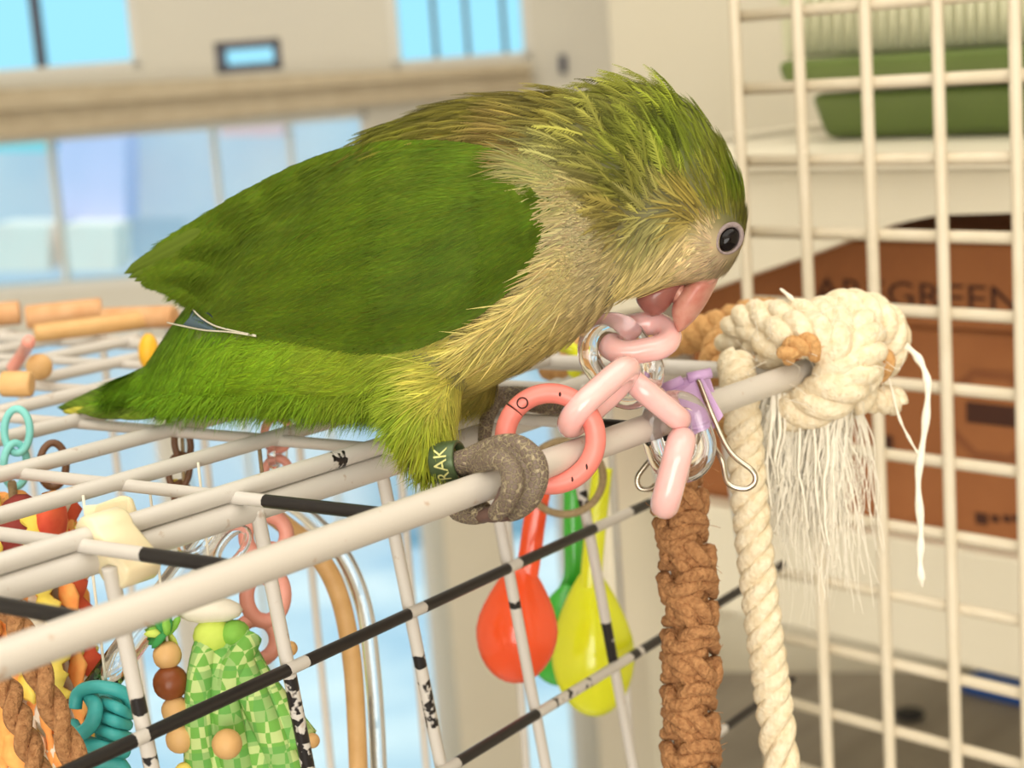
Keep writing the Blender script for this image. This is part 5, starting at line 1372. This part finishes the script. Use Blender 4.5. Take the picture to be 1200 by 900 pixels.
for L, wd_, c_ in (([(215, 425, .488), (170, 446, .492), (110, 468, .516), (70, 479, .527)], 7.0, (82, 104, 34)),
                   ([(215, 432, .488), (170, 452, .490), (118, 470, .512), (78, 476, .524)], 7.0, (96, 120, 36)),
                   ([(210, 440, .488), (170, 458, .490), (130, 476, .504), (92, 483, .517)], 6.5, (104, 126, 40)),
                   ([(210, 448, .488), (176, 466, .488), (140, 482, .498), (104, 487, .510)], 6.0, (92, 112, 38)),
                   ([(214, 418, .482), (174, 440, .497), (122, 462, .518), (84, 474, .530)], 5.5, (80, 104, 38)),
                   ([(216, 455, .486), (188, 472, .486), (165, 484, .490), (140, 490, .496)], 5.0, (112, 134, 44)),
                   ([(215, 440, .480), (170, 458, .494), (115, 475, .514), (76, 484, .522)], 4.4, (176, 172, 66))):
    tblade(L, wd_, c_)

# face ----------------------------------------------------------------
def hit(x, y):
    d = ray(x, y); d = d / np.linalg.norm(d); h_, n_, i_, ds_ = bvh.ray_cast(Vector(CP), Vector(d)); 
    return np.array(h_), np.array(n_)
for sgn in (-1, 1):
    p, n_ = hit(853, 280)
    if np.dot(n_, FV) > 0: n_ = -n_
    n_ = nrm(n_ * .45 - FV * .55)
    if sgn > 0:
        zf = 2 * ZM(854) - proj(p)[2]; p = U(854, 280, zf); n_ = n_ - 2 * FV * np.dot(n_, FV)
    ea = nrm(CM @ np.array([.62, -.78, 0])); ea = nrm(ea - n_ * np.dot(ea, n_)); eb = np.cross(n_, ea)
    t_ = MB(); t_.ell(p - n_ * .0002, ea * .0035, eb * .0028, n_ * .0026, 22, 14); e_ = t_.build('eye', MT['eye_black'], bird)
    t_ = MB(); t_.tube([p + n_ * .0008 + ea * .0039 * math.cos(t) + eb * .0031 * math.sin(t) for t in np.linspace(0, 2 * math.pi, 36, endpoint=False)], [.00055 + .0002 * math.cos(t) for t in np.linspace(0, 2 * math.pi, 36, endpoint=False)], 10, closed=True)
    t_.build('eyelid', MT['eyelid'], e_)
Zh = .4435
def beak(name, secs, m, n=20, parent=bird):
    rings = []
    for (ax_, ay_, bx_, by_, d) in secs:
        A2 = np.array([ax_, ay_]); B2 = np.array([bx_, by_]); rg = []
        for q in range(n):
            t = 2 * math.pi * q / n; p = (A2 + B2) / 2 + (A2 - B2) / 2 * math.cos(t)
            rg.append(U(p[0], p[1], Zh + d / 1000 * math.sin(t)))
        rings.append(rg)
    mb = MB(); mb.loft(rings); return mb.build(name, MT[m], parent, sub=1)
beak('upper_beak', [(846, 318, 806, 330, 6.5), (840, 333, 799, 338, 6.6), (834, 346, 792, 348, 6.0), (826, 360, 787, 358, 5.0), (816, 374, 786, 368, 3.8), (805, 384, 790, 377, 2.4), (796, 391, 792, 387, .9)], 'beak_red')
beak('lower_beak', [(748, 344, 806, 328, 6.0), (743, 350, 800, 336, 6.0), (748, 359, 793, 347, 5.4), (756, 367, 786, 357, 4.4), (764, 373, 780, 366, 2.6)], 'beak_brown')
t_ = MB(); t_.ell(U(824, 326, Zh - .0050), RV * .0034, DV * .0018, FV * .0016, 14, 9); t_.build('cere', MT['beak_red'], bird)
t_ = MB(); t_.ell(U(797, 346, Zh + .001), cdir(.5, .85, 0) * .0056, cdir(-.85, .5, 0) * .0028, FV * .004, 12, 8); t_.build('tongue', MT['beak_red'], bird)

# legs and feet --------------------------------------------------------
def remeshed(mb, name, m, vox, parent, it=4):
    me_ = mb.mesh('raw'); tmp_ = bpy.data.objects.new('raw', me_); COL.objects.link(tmp_)
    r_ = tmp_.modifiers.new('r', 'REMESH'); r_.mode = 'VOXEL'; r_.voxel_size = vox
    s_ = tmp_.modifiers.new('s', 'SMOOTH'); s_.iterations = it
    dg_ = bpy.context.evaluated_depsgraph_get(); dg_.update(); m2 = bpy.data.meshes.new_from_object(tmp_.evaluated_get(dg_)); bpy.data.objects.remove(tmp_)
    k = len(m2.vertices); v_ = np.zeros(k * 3, np.float32); m2.vertices.foreach_get('co', v_)
    m2.vertices.foreach_set('co', (v_.reshape(-1, 3) - org(parent)).astype(np.float32).ravel()); m2.materials.clear()
    m2.polygons.foreach_set('use_smooth', [True] * len(m2.polygons)); m2.name = name
    return link_mesh(name, m2, parent, m)
def chain(mb, L, r_):
    P = spline(pxs([q[:3] for q in L]), 6); rr_ = np.interp(np.linspace(0, 1, len(P)), np.linspace(0, 1, len(L)), [q[3] for q in L]) * .40 / FPX
    mb.tube(P, rr_, 12); mb.ball(P[-1], rr_[-1], 10, 7); mb.ball(P[0], rr_[0], 10, 7)
zf = .402; ft = MB()
def kn(L, amp=.10):                       # knuckle bulges along a toe
    out = []
    for i, q in enumerate(L): out.append((q[0], q[1], q[2], q[3] * (1 + (amp if i % 2 else -amp * .6))))
    return out
chain(ft, [(496, 520, .412, 13), (512, 540, .408, 14), (535, 542, .405, 14), (556, 538, .403, 17)], 1)
chain(ft, kn([(556, 534, .403, 14), (582, 524, .400, 13), (606, 522, .396, 14), (625, 538, .3925, 13), (630, 560, .3915, 14), (622, 582, .392, 12), (610, 597, .395, 11), (598, 602, .399, 9)]), 1)
chain(ft, kn([(556, 545, .402, 13), (580, 537, .395, 13), (597, 548, .391, 14), (601, 568, .3890, 13), (594, 588, .3905, 12), (582, 601, .394, 10)]), 1)
chain(ft, kn([(542, 546, .406, 12), (530, 556, .410, 11), (528, 580, .409, 12), (538, 597, .404, 13), (554, 604, .400, 12), (566, 603, .398, 9)]), 1)
chain(ft, [(545, 545, .409, 11), (552, 572, .412, 10), (562, 592, .408, 10), (574, 600, .403, 8)], 1)
remeshed(ft, 'foot', MT['scaly_skin'], .00045, bird, 2)
for L in ([(594, 602, .397, 9), (584, 606, .399, 6), (574, 604, .402, 2)], [(588, 600, .393, 9), (578, 607, .395, 6), (568, 608, .398, 2)], [(564, 605, .398, 9), (578, 600, .3945, 8), (586, 584, .393, 6), (588, 570, .3935, 2)]):
    t_ = MB(); P = spline(pxs([q[:3] for q in L]), 5); t_.tube(P, np.interp(np.linspace(0, 1, len(P)), np.linspace(0, 1, len(L)), [q[3] for q in L]) * .4 / FPX, 8); t_.build('claw', MT['claw'], bird)
ff = MB()
chain(ff, [(556, 440, .468, 15), (566, 456, .474, 15), (584, 467, .480, 14)], 1)
chain(ff, [(584, 465, .480, 15), (612, 465, .478, 15), (650, 471, .474, 14), (684, 477, .470, 12), (702, 483, .470, 10)], 1)
chain(ff, [(584, 465, .480, 15), (610, 471, .484, 12), (650, 479, .486, 12), (676, 485, .484, 10)], 1)
chain(ff, [(582, 465, .480, 14), (571, 490, .470, 11), (567, 521, .4665, 9)], 1)
chain(ff, [(580, 463, .480, 13), (560, 469, .484, 12), (542, 475, .488, 10)], 1)
remeshed(ff, 'foot', MT['scaly_skin'], .0006, bird, 3)
# leg band with lettering
ba = U(520, 541, .4075); bb = U(534, 540.5, .4055); ax_ = nrm(bb - ba); h_ = .0040
bc_ = U(525, 541, .407); rb_ = 24.0 * .407 / FPX
ax_ = cdir(.92, -.12, -.35)
p1 = nrm(np.cross(ax_, UPV)); p2 = np.cross(ax_, p1)
rings = []
for (t, r_) in ((-1, rb_ * .92), (-.9, rb_), (.9, rb_), (1, rb_ * .96), (1, rb_ * .82), (-1, rb_ * .82), (-1, rb_ * .92)):
    rings.append([bc_ + ax_ * t * h_ * .8 + r_ * (p1 * math.cos(a_) + p2 * math.sin(a_)) for a_ in np.linspace(0, 2 * math.pi, 36, endpoint=False)])
mb = MB(); mb.loft(rings, caps=False); lb_ = mb.build('leg_band', MT['band_green'], bird)
lb_['label'] = 'green leg ring with pale letters'
me = textmesh('RAK', 1.0, 0.0); V = np.array([v.co[:] for v in me.vertices]); F = [tuple(p.vertices) for p in me.polygons]
V[:, 0] -= (V[:, 0].max() + V[:, 0].min()) / 2; sc_ = .0046
phi0 = math.atan2(np.dot(-FV, p2), np.dot(-FV, p1))
dphi = 1 if np.dot(np.cross(ax_, -FV), -DV) * 1 > 0 else -1      # letters climb upwards
updir = -DV
tang = -p1 * math.sin(phi0) + p2 * math.cos(phi0); dphi = 1 if np.dot(tang, updir) > 0 else -1
Q = []
for v in V:
    ph = phi0 + dphi * (v[0] * sc_ / rb_ - .05)
    Q.append(bc_ + ax_ * ((v[1] - .35) * sc_ * 1.05) * -1 * -1 * -1 + (rb_ + .00012) * (p1 * math.cos(ph) + p2 * math.sin(ph)))
mb = MB(); mb.add(Q, F); mb.build('lettering', MT['band_text'], lb_, False)
